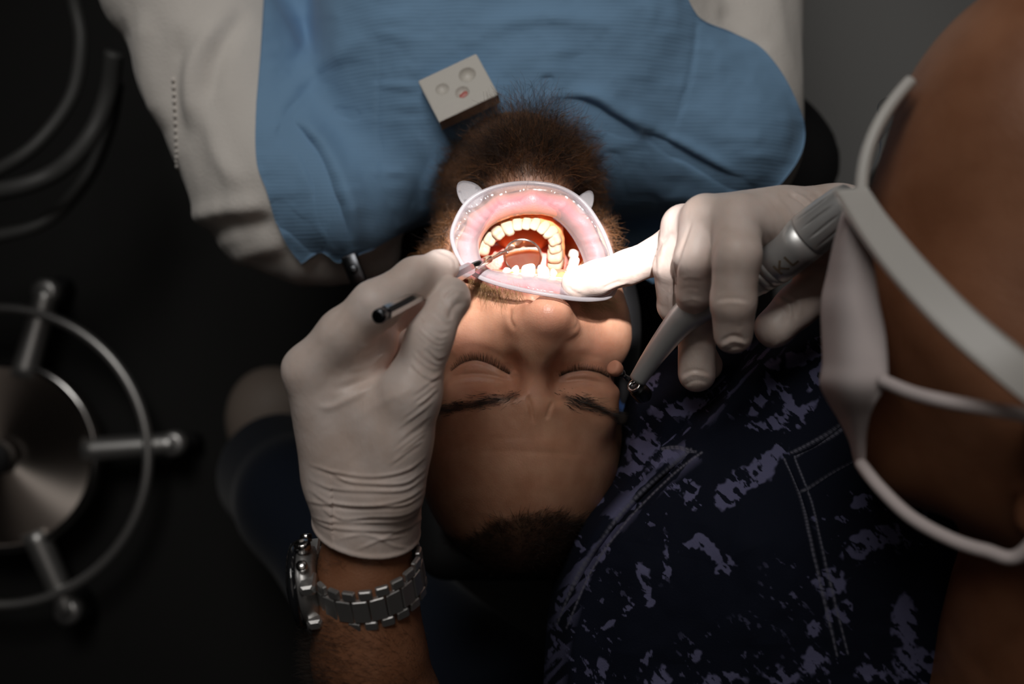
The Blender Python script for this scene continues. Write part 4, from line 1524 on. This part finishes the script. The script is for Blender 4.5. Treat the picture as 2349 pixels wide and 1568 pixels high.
# printed splashes: big blots where the cloth carries them, spray of small ones
q = np.stack([gx, gy, 0 * gx], 1)
wx_ = gx + 26 * fbm(q / 46, 91, 4) + 7 * vnoise(q / 9, 95)
wy_ = gy + 26 * fbm(q / 46 + 9.1, 92, 4) + 7 * vnoise(q / 9 + 3.3, 96)
BLOT = [  # x, y, long, short, angle
    (1545, 930, 60, 18, 10), (1480, 1035, 48, 32, 40), (1440, 1085, 36, 20, 35), (1375, 1155, 30, 10, 45), (1530, 1058, 60, 12, 28), (1500, 880, 30, 10, 30),
    (1760, 880, 55, 14, 75), (1740, 915, 40, 16, 60), (1800, 900, 66, 15, -55), (1830, 950, 50, 18, 35), (1770, 975, 70, 14, 0), (1850, 820, 60, 16, 20), (1880, 790, 30, 14, 10), (1870, 860, 40, 12, 60),
    (1720, 1090, 84, 30, 38), (1680, 1130, 44, 26, 60), (1770, 1045, 46, 18, 20), (1590, 1130, 18, 24, 0), (1600, 1150, 14, 9, 20), (1565, 1110, 20, 7, 30),
    (1640, 1265, 50, 22, -35), (1600, 1245, 30, 16, 10), (1655, 1300, 24, 18, 30), (1475, 1325, 15, 44, 0), (1478, 1380, 16, 22, 20), (1531, 1290, 10, 44, 5), (1525, 1230, 7, 14, 0), (1435, 1400, 8, 26, -20), (1390, 1440, 14, 10, 30),
    (1450, 1170, 20, 12, 40), (1425, 1200, 18, 8, 50), (1400, 1240, 30, 10, 55), (1375, 1275, 16, 8, 60), (1350, 1325, 20, 8, 65), (1330, 1250, 9, 22, 10),
    (1985, 1250, 60, 26, 25), (2030, 1225, 40, 22, 0), (1900, 1335, 38, 30, 0), (1925, 1400, 30, 24, 20), (1975, 1160, 26, 16, 10), (1880, 1190, 12, 10, 0),
    (2080, 1430, 30, 70, 5), (2100, 1510, 50, 40, 0), (1870, 1510, 30, 44, 0), (1790, 1540, 50, 22, -10), (1660, 1560, 60, 16, 5), (1990, 1540, 44, 26, 0), (2150, 1560, 50, 24, 10), (1500, 1560, 44, 18, 20), (1375, 1540, 12, 36, 10),
    (1600, 1500, 20, 16, 40), (1480, 1510, 28, 8, 50), (1700, 795, 22, 10, 30), (1610, 880, 34, 10, 40), (1600, 930, 20, 8, 0), (1280, 1480, 8, 40, -8), (1300, 1370, 8, 30, -15), (2190, 1470, 20, 30, 0), (1870, 1440, 20, 14, 0)]
msk = np.zeros(len(gx))
for bx_, by_, a_, b2, ang in BLOT:
    ca, sa = math.cos(math.radians(ang)), math.sin(math.radians(ang))
    dx, dy = wx_ - bx_, -(wy_ - by_)
    r = np.sqrt(((dx * ca + dy * sa) / a_) ** 2 + ((-dx * sa + dy * ca) / b2) ** 2)
    msk = np.maximum(msk, np.clip((1.05 - r) * 5, 0, 1))
rot = np.stack([(gx + gy) * 0.7, (gx - gy) * 0.7, 0 * gx], 1)
hol = fbm(rot / np.array([26, 11, 1]), 101, 4)
msk = msk * np.clip((hol + 0.16) * 14, 0, 1)
zone = np.clip(fbm(q / 150, 111, 2) * 3 + 0.25, 0, 1)
spray = np.clip((fbm(rot / np.array([22, 9, 1]) + 5, 103, 4) - 0.40) * 22, 0, 1) * zone
streak = np.clip((fbm(rot / np.array([9, 60, 1]) + 8, 107, 4) - 0.30) * 16, 0, 1)
dd, t = polydist(gx, gy, catmull([(1480, 1070), (1600, 960), (1700, 860), (1860, 735)], 20))
msk = np.maximum(msk, spray * 0.8)
msk = np.maximum(msk, streak * np.clip(1.3 - dd / 30, 0, 1) * 0.9)
dd2, _ = polydist(gx, gy, catmull([(1585, 1040), (1490, 1120), (1400, 1215), (1330, 1330), (1290, 1450), (1275, 1560)], 20))
msk = np.maximum(msk, np.clip((fbm(rot / np.array([14, 60, 1]) + 2, 109, 4) - 0.05) * 10, 0, 1) * np.clip(1.6 - dd2 / 22, 0, 1) * 0.8)
st = np.zeros(len(gx))
for pts in ([(1960, 945), (1890, 1000), (1815, 1040)], [(1968, 960), (1900, 1012), (1825, 1052)], [(1975, 1048), (1905, 1085), (1838, 1128)],
            [(1800, 1055), (1838, 1160), (1866, 1280), (1920, 1500)], [(1822, 1050), (1862, 1155), (1890, 1275), (1944, 1495)],
            [(1590, 1030), (1515, 1085), (1415, 1186), (1338, 1298), (1284, 1430)], [(1612, 1040), (1540, 1100), (1440, 1202), (1362, 1312), (1306, 1440)], [(1520, 1030), (1560, 1028), (1600, 1036)], [(1522, 1034), (1560, 1032), (1600, 1040)]):
    dd, t = polydist(gx, gy, catmull(pts, 30))
    st = np.maximum(st, np.exp(-(dd / 2.0) ** 2) * (0.5 + 0.5 * (np.sin(t * np.hypot(pts[0][0] - pts[-1][0], pts[0][1] - pts[-1][1]) * 0.55) > -0.3)))
nG = nu * nv
V, F = sheet(G3[::-1], 0.18)
mm = np.zeros((2 * nG, 3))
mm[:nG, 0] = msk.reshape(nu, nv)[::-1].ravel()
mm[:nG, 1] = st.reshape(nu, nv)[::-1].ravel()
mm[nG:] = mm[:nG]
M['top'] = mat('splatter_cloth', (0.0055, 0.0075, 0.016), 0.85, spec=0.12)
mask_mix(M['top'], 'print', 0, (0.115, 0.115, 0.205))
mask_mix(M['top'], 'print', 1, (0.14, 0.14, 0.18))
bump(M['top'], noise_node(M['top'].node_tree, 900, 2).outputs['Fac'], 0.3, 0.0006)
obj('scrub_top', V, F, M['top'], den, attrs={'print': mm})['label'] = 'dark navy top printed with lavender splashes'

v = Vol((-12, -58, -24), (56, -8, 12), 0.5)
v.ellipsoid(Q(1950, 1720, 67), (13.6, 14.6, 8.6), k=0)
v.capsule(Q(2350, 1800, 58.5), Q(1700, 1800, 66.5), 7.2, 7.2, k=3)
v.chain([(Q(1700, 1800, 66), 6.2), (Q(1250, 2040, 66), 5.8)], k=2)
v.chain([(Q(2350, 1800, 58), 6.4), (Q(2720, 1430, 60.5), 5.6)], k=2)
V, F = v.mesh(3)
V += normals(V, F) * (0.3 * fbm(V * 0.25, 121, 3))[:, None]
M['plain'] = mat('navy_top_cloth', (0.0055, 0.0075, 0.016), 0.85, spec=0.12)
obj('sleeve', V, F, M['plain'], den)

# ---- trouser leg and shoe far below
v = Vol((-50, -60, -91), (10, 0, -20), 0.6)
v.chain([(Q(645, 1090, 128), 8.0), (Q(690, 1150, 112), 6.6), (Q(1000, 1560, 100), 8.0), (Q(1500, 1900, 82), 9.5)], k=3)
V, F = v.mesh(3)
obj('trousers', V, F, M['navy'], den)
v = Vol((-52, -26, -91), (-20, 4, -66), 0.4)
v.ellipsoid(Q(612, 960, 147), (6.0, 7.5, 5.5), k=0)
v.ellipsoid(Q(650, 930, 147), (5.5, 5.2, 4.5), k=2)
v.cut_plane((0, 0, -89.2), (0, 0, -1))
V, F = v.mesh(3)
obj('shoe', V, F, M['shoe'], den)

# ================================================================== HANDPIECE
hp = thing('dental_handpiece', 'brushed steel dental handpiece with a polishing brush, gripped in the right glove', 'dental handpiece', Q(1690, 650, 53))
H = [Q(1462, 872, 57.0), Q(1500, 815, 56.4), Q(1548, 752, 55.6), Q(1585, 715, 55.0), Q(1650, 676, 54.2), Q(1740, 632, 53.2)]
P = catmull(H, 60)
rad = np.interp(np.linspace(0, 1, 60), [0, 0.18, 0.42, 0.6, 0.8, 1.0], [0.50, 0.60, 0.80, 0.93, 1.0, 1.0])
V, F = tube(P, rad, 40)
obj('neck', V, F, M['hp'], hp)
B0, B1 = Q(1740, 632, 53.2), Q(1960, 455, 49.6)
bd = (B1 - B0) / np.linalg.norm(B1 - B0)
LB = np.linalg.norm(B1 - B0)
V, F = lathe(B0, B1, [(-0.3, 0.98), (0.0, 1.0), (0.02, 0.94), (0.08, 0.94), (0.10, 1.02), (0.45, 1.08), (0.47, 1.03), (0.53, 1.03), (0.55, 1.10), (0.95, 1.19), (0.97, 1.17), (1.0, 1.17), (1.02, 1.2),
                      (1.7, 1.235), (2.6, 1.24), (3.35, 1.235), (3.37, 1.20), (3.43, 1.20), (3.45, 1.23)], 64, capped=True)
obj('barrel', V, F, M['hp'], hp)


def flute(t, th):
    wnd = math.exp(-((t - 4.7) / 0.75) ** 4)
    return -0.07 * wnd * np.clip(np.cos(th * 12), 0, 1) ** 4


V, F = lathe(B0, B1, [(3.45 + 0.08 * i, 1.225 - 0.00015 * i * i) for i in range(33)] + [(LB, 0.9), (LB + 0.1, 0.7)], 240, flute=flute)
obj('sleeve', V, F, M['hp'], hp)
P = catmull([B1, B1 + bd * 1.2, B1 + np.array([3.0, 3.0, -3.5]), B1 + np.array([5, 6, -9.0]), B1 + np.array([9, 9, -18.0]), B1 + np.array([26, 14, -45]), B1 + np.array([36, 16, -86])], 60)
V, F = tube(P, 0.45, 14)
obj('hose', V, F, M['rubber'], hp)
hd0, hd1 = Q(1478, 908, 57.6), Q(1440, 868, 56.4)
hdd = (hd1 - hd0) / np.linalg.norm(hd1 - hd0)
V, F = lathe(hd0, hd1, [(-0.15, 0.30), (-0.1, 0.44), (0.0, 0.50), (0.15, 0.53), (0.75, 0.52), (0.95, 0.48), (1.0, 0.40), (1.1, 0.40), (1.13, 0.34)], 40)
obj('head', V, F, M['dark_metal'], hp)
V, F = lathe(hd0, hd1, [(1.1, 0.40), (1.15, 0.42), (1.24, 0.42), (1.26, 0.36), (1.22, 0.26), (1.12, 0.24)], 36, capped=False)
obj('chuck_ring', V, F, M['steel'], hp)
ft = Q(1406, 841, 55.4)
V, F = lathe(hd1, ft, [(0.0, 0.17), (0.35, 0.13), (0.5, 0.16), (0.62, 0.24), (0.9, 0.30)], 24)
obj('shank', V, F, M['dark_metal'], hp)
fd = (ft - hd1) / np.linalg.norm(ft - hd1)
V, F = lathe(ft - fd * 0.55, ft, [(0, 0.30), (0.08, 0.40), (0.3, 0.45), (0.52, 0.43), (0.60, 0.36), (0.61, 0.2)], 40)
obj('polishing_cup', V, F, M['brush'], hp)


# engraved letters, laid on the curve of the barrel
STROKES = [((0, 0), (0, 1)), ((0.03, 0.40), (0.66, 1.0)), ((0.24, 0.58), (0.70, 0.0)), ((1.08, 0), (1.08, 1)), ((1.08, 0.06), (1.62, 0.06))]
up = np.array([0, 0, 1.0]) - bd * bd[2]
up /= np.linalg.norm(up)
sd = np.cross(up, bd)
parts = []
for a, b_ in STROKES:
    a, b_ = np.array(a) * 0.70, np.array(b_) * 0.70
    tt = (b_ - a) / np.linalg.norm(b_ - a)
    nn_ = np.array([-tt[1], tt[0]]) * 0.062
    g = []
    for f in np.linspace(0, 1, 16):
        for sg in (-1, 0, 1):
            u_ = a + (b_ - a) * f + nn_ * sg
            t_ = 1.42 + u_[0]
            an_ = (u_[1] - 0.62) / 1.25
            rr_ = np.interp(t_, [1.02, 1.7, 2.6, 3.35], [1.2, 1.235, 1.24, 1.235]) + 0.010
            g.append(B0 + bd * t_ + rr_ * (math.cos(an_) * up + math.sin(an_) * sd))
    parts.append((np.array(g), grid_faces(16, 3)))
V, F = join(parts)
obj('lettering', V, F, M['letter'], hp, smooth=False)

# ================================================================== WRISTWATCH
wt = thing('wristwatch', 'steel wristwatch with black bezel and link bracelet on the dentist\'s left wrist', 'wristwatch', Q(840, 1350, 54))
wc = Q(846, 1318, 54.0)
X_ = np.array([0.985, 0.135, -0.05])
A_ = np.array([-0.12, 0.90, 0.40])
A_ -= X_ * (A_ @ X_) / (X_ @ X_)
X_ /= np.linalg.norm(X_)
A_ /= np.linalg.norm(A_)
N_ = np.cross(X_, A_)
RX, RN = 2.86, 3.02
nl = 18
for i in range(nl):
    ph = math.radians(-148 + 296 * i / (nl - 1))
    cph, sph = math.cos(ph), math.sin(ph)
    pos = wc + X_ * RX * cph + N_ * RN * sph
    rad_ = X_ * cph + N_ * sph
    tan_ = np.cross(A_, rad_)
    lw = RX * math.radians(296) / (nl - 1) * 0.47
    R = np.array([tan_, A_, rad_])
    pos2 = pos + tan_ * lw * 0.9
    V, F = join([boxm(pos, (lw, 0.66, 0.16), R, 0.3), boxm(pos2 + A_ * 0.96 - rad_ * 0.02, (lw * 0.86, 0.27, 0.15), R, 0.4),
                 boxm(pos2 - A_ * 0.96 - rad_ * 0.02, (lw * 0.86, 0.27, 0.15), R, 0.4)])
    obj('bracelet_link', V, F, M['satin'], wt, smooth=False)
cdir = -X_
cc = wc + cdir * 3.0
V, F = lathe(cc - cdir * 0.35, cc + cdir, [(0, 1.7), (0.1, 1.95), (0.5, 2.1), (0.85, 2.12), (0.9, 2.0)], 64)
obj('case', V, F, M['satin'], wt)
V, F = lathe(cc + cdir * 0.5, cc + cdir * 2, [(0, 2.0), (0.05, 2.28), (0.30, 2.34), (0.42, 2.26), (0.55, 2.0), (0.56, 1.8)], 72, flute=lambda t, th: 0.008 * np.cos(th * 36))
obj('bezel', V, F, M['blackglass'], wt)
V, F = lathe(cc + cdir * 1.0, cc + cdir * 2, [(0, 1.82), (0.12, 1.78), (0.16, 1.6), (0.17, 0.5)], 64)
obj('crystal', V, F, M['blackglass'], wt)
for ang, rr_, ll in ((90, 0.42, 0.62), (122, 0.30, 0.55), (58, 0.30, 0.55)):
    dr = A_ * math.sin(math.radians(ang)) + N_ * math.cos(math.radians(ang))
    s0 = cc + cdir * 0.12 + dr * 2.05
    V, F = lathe(s0, s0 + dr, [(0, rr_ * 0.6), (0.15, rr_ * 0.6), (0.17, rr_), (ll, rr_), (ll + 0.06, rr_ * 0.8), (ll + 0.1, rr_ * 0.3)], 48, flute=lambda t, th: 0.05 * np.cos(th * 16) * (0.2 < t < 0.9))
    obj('crown' if ang == 90 else 'pusher', V, F, M['steel'], wt)
for sgn in (-1, 1):
    for a2 in (-0.85, 0.85):
        c = cc + N_ * sgn * 1.55 + A_ * a2 * 1.3 + cdir * (-0.05)
        V, F = boxm(c, (0.42, 0.30, 0.7), np.array([cdir, A_, N_]), 0.4)
        obj('lug', V, F, M['satin'], wt, smooth=False)

# ================================================================== FACE MASK
fm = thing('face_mask', 'white disposable face mask with ear loops worn by the dentist', 'face mask', Q(1960, 750, 43))
prof = [(450, 1990, 1945, 40.5), (500, 1996, 1928, 40.2), (560, 2000, 1912, 40.0), (620, 2006, 1900, 39.8), (690, 2016, 1886, 39.6), (760, 2030, 1887, 39.4), (830, 2036, 1890, 39.2), (880, 2034, 1884, 39.2), (920, 2010, 1900, 39.8), (960, 1994, 1922, 40.8), (1010, 1984, 1946, 41.8), (1070, 1980, 1962, 42.6)]
pr = catmull(np.array(prof, float), 90)
rows = []
for k_, (y, xr, xl, d) in enumerate(pr):
    pleat = 0.35 * math.sin(k_ * 0.42) if 20 < k_ < 68 else 0
    row = []
    tl = np.linspace(0, 1, 26)
    p0, p1, p2, p3 = Q(xr, y, d), Q(xr - (xr - xl) * 0.75, y, d + 0.9), Q(xl, y, d + 3.6), Q(xl + 6, y, d + 6.5)
    P4 = catmull([p0, p1, p2, p3, Q(xl + (xr - xl) * 0.5, y, d + 10.5)], 26)
    P4 += np.outer(np.exp(-((tl - 0.34) / 0.13) ** 2), np.array([0.25, 0, -1.0])) * min(1.0, max(0.0, (k_ - 14) / 14)) * min(1.0, max(0.0, (86 - k_) / 12)) * 1.1
    P4 += np.outer(np.sin(tl * np.pi), np.array([-0.10, 0, 0.22])) * pleat * 0.25
    rows.append(P4)
V, F = sheet(np.array(rows)[:, ::-1], 0.09)
obj('mask_panel', V, F, M['mask'], fm)
for pts in ([Q(2022, 872, 39.2), Q(2090, 900, 37.8), Q(2160, 918, 36.8), Q(2260, 936, 36.4), Q(2349, 952, 36.0), Q(2440, 985, 35.6)],
            [Q(1974, 1062, 42.6), Q(2020, 1120, 41.0), Q(2090, 1186, 39.8), Q(2180, 1236, 39.0), Q(2260, 1262, 38.4), Q(2340, 1272, 37.8), Q(2440, 1150, 36.2)]):
    V, F = tube(catmull(pts, 50), 0.27, 10)
    obj('ear_loop', V, F, M['mask'], fm)

# ================================================================== GLASSES
gs = thing('safety_glasses', 'clear safety glasses with a wide pale temple arm on the dentist\'s face', 'glasses', Q(1980, 400, 42))
ctl = catmull([Q(1952, 432, 41.0), Q(2010, 520, 38.8), Q(2090, 620, 37.0), Q(2200, 735, 35.4), Q(2330, 845, 34.2), Q(2440, 930, 34.0)], 40)
rows = []
for i, p in enumerate(ctl):
    T = ctl[min(i + 1, 39)] - ctl[max(i - 1, 0)]
    sdv = np.cross(T, np.array([0, 0, 1.0]))
    sdv /= np.linalg.norm(sdv)
    rows.append([p + sdv * w_ for w_ in np.linspace(-0.68, 0.68, 8)])
V, F = sheet(np.array(rows)[:, ::-1], 0.22)
obj('temple', V, F, M['temple'], gs)
rows = []
for k_, t in enumerate(np.linspace(0, 1, 30)):
    a = Q(1976 + 6 * t + 108 * t ** 2.2, 440 - 255 * t, 41.2 + 0.6 * t)
    row = []
    for s_ in np.linspace(0, 1, 24):
        row.append(a + np.array([2.2 * s_, 0, -7.0 * s_]))
    rows.append(row)
V, F = sheet(np.array(rows)[:, ::-1], 0.2)
obj('lens', V, F, M['lens'], gs)
bw = catmull([r_[0] for r_ in rows], 40)
V, F = tube(bw, 0.28, 10)
obj('frame', V, F, M['temple'], gs)

# ================================================================== CHROME STAND AND HOSES
M['disc'] = mat('brushed_disc', (0.78, 0.68, 0.61), 0.34, 1.0)
t_, b_ = nodes(M['disc'])
b_.inputs['Anisotropic'].default_value = 0.92
tg = t_.nodes.new('ShaderNodeTangent')
tg.direction_type = 'RADIAL'
tg.axis = 'Z'
t_.links.new(tg.outputs[0], b_.inputs['Tangent'])
sc = Q(5, 1046, 141)
st_ = thing('wheeled_stand', 'round chrome five spoke wheeled stand with an outer ring, on the black floor slab', 'wheeled stand', (sc[0], sc[1], -89.2))


def at(o_, z=0):
    return np.array([sc[0] + o_[0], sc[1] + o_[1], sc[2] + z])


me = None
V, F = lathe((0, 0, 0), (0, 0, 1), [(-3.4, 13.2), (-0.1, 13.3), (0.0, 13.2), (0.02, 13.1), (0.05, 12.6), (0.1, 11), (0.2, 8), (0.3, 5), (0.38, 2.8), (0.4, 2.4)], 96)
ob = obj('hub_disc', np.asarray(V) - np.array([0, 0, 0]), F, M['disc'])
ob.data.transform(Matrix.Translation((0, 0, -(CAMZ - 0.60))))
ob.location = Vector(W(sc))
ob.parent = st_
ob.matrix_parent_inverse = Matrix.Translation(-Vector(st_.location))
V, F = tube(np.array([at((13.15 * math.cos(a), 13.15 * math.sin(a)), -0.1) for a in np.linspace(0, 2 * np.pi, 90, endpoint=False)]), 0.65, 12, closed=True)
obj('hub_rim', V, F, M['steel'], st_)
V, F = lathe(at((0, 0), 1.2), at((0, 0), 3), [(0, 2.5), (2.5, 2.4), (2.6, 2.0)], 40)
obj('column', V, F, M['black_vinyl'], st_)
V, F = tube(np.array([at((20.9 * math.cos(a), 20.9 * math.sin(a)), 0.6) for a in np.linspace(0, 2 * np.pi, 120, endpoint=False)]), 0.72, 14, closed=True)
obj('foot_ring', V, F, M['satin'], st_)
for k_ in range(5):
    a = math.radians(4 + 72 * k_)
    dr = (math.cos(a), math.sin(a))
    V, F = tube(np.array([at((dr[0] * r_, dr[1] * r_), -0.5 - 0.06 * (r_ - 12)) for r_ in np.linspace(11.5, 24.5, 10)]), np.linspace(1.85, 1.55, 10), 16)
    sp = obj('spoke', V, F, M['satin'], st_)
    e0 = at((dr[0] * 24.0, dr[1] * 24.0), -1.0)
    V, F = join([lathe(e0 + [0, 0, 1.0], e0 + [0, 0, -5], [(0, 1.0), (0.2, 1.8), (2.5, 1.8), (2.7, 0.9), (4.2, 0.8)], 24)])
    obj('socket', V, F, M['satin'], st_)
    wz = -89.2 + 2.5
    wcn = np.array([e0[0], e0[1], wz])
    pd = np.array([-dr[1], dr[0], 0])
    V, F = lathe(wcn - pd * 1.0, wcn + pd, [(0, 1.9), (0.2, 2.4), (1.8, 2.4), (2.0, 1.9)], 28)
    obj('caster', V, F, M['black_vinyl'], st_)
for pts, d0, r_, lab in (([(150, -90), (172, 10), (186, 100), (165, 220), (90, 325), (0, 388), (-120, 440)], 118, 0.8, 'thin grey hose looping in the dark corner, innermost of three loops'),
                         ([(262, 120), (250, 210), (215, 300), (160, 370), (95, 412), (0, 438), (-120, 445)], 116, 1.05, 'thick grey hose looping in the dark corner, middle of three loops'),
                         ([(268, 190), (252, 280), (215, 380), (160, 460), (95, 512), (0, 540), (-120, 560)], 121, 0.85, 'grey hose looping in the dark corner, outermost of three loops')):
    cp = [Q(x, y, d0 + 2.5 * math.sin(i)) for i, (x, y) in enumerate(pts)]
    e = cp[-1]
    cp += [e + np.array([-14, -2, -4.0]), e + np.array([-26, 6, -14.0]), np.array([e[0] - 30, e[1] + 20, -88.0])]
    V, F = tube(catmull(cp, 100), r_, 14)
    o = obj('supply_hose', V, F, M['rubber'])
    tag(o, lab, 'hose', 'hoses in the corner')
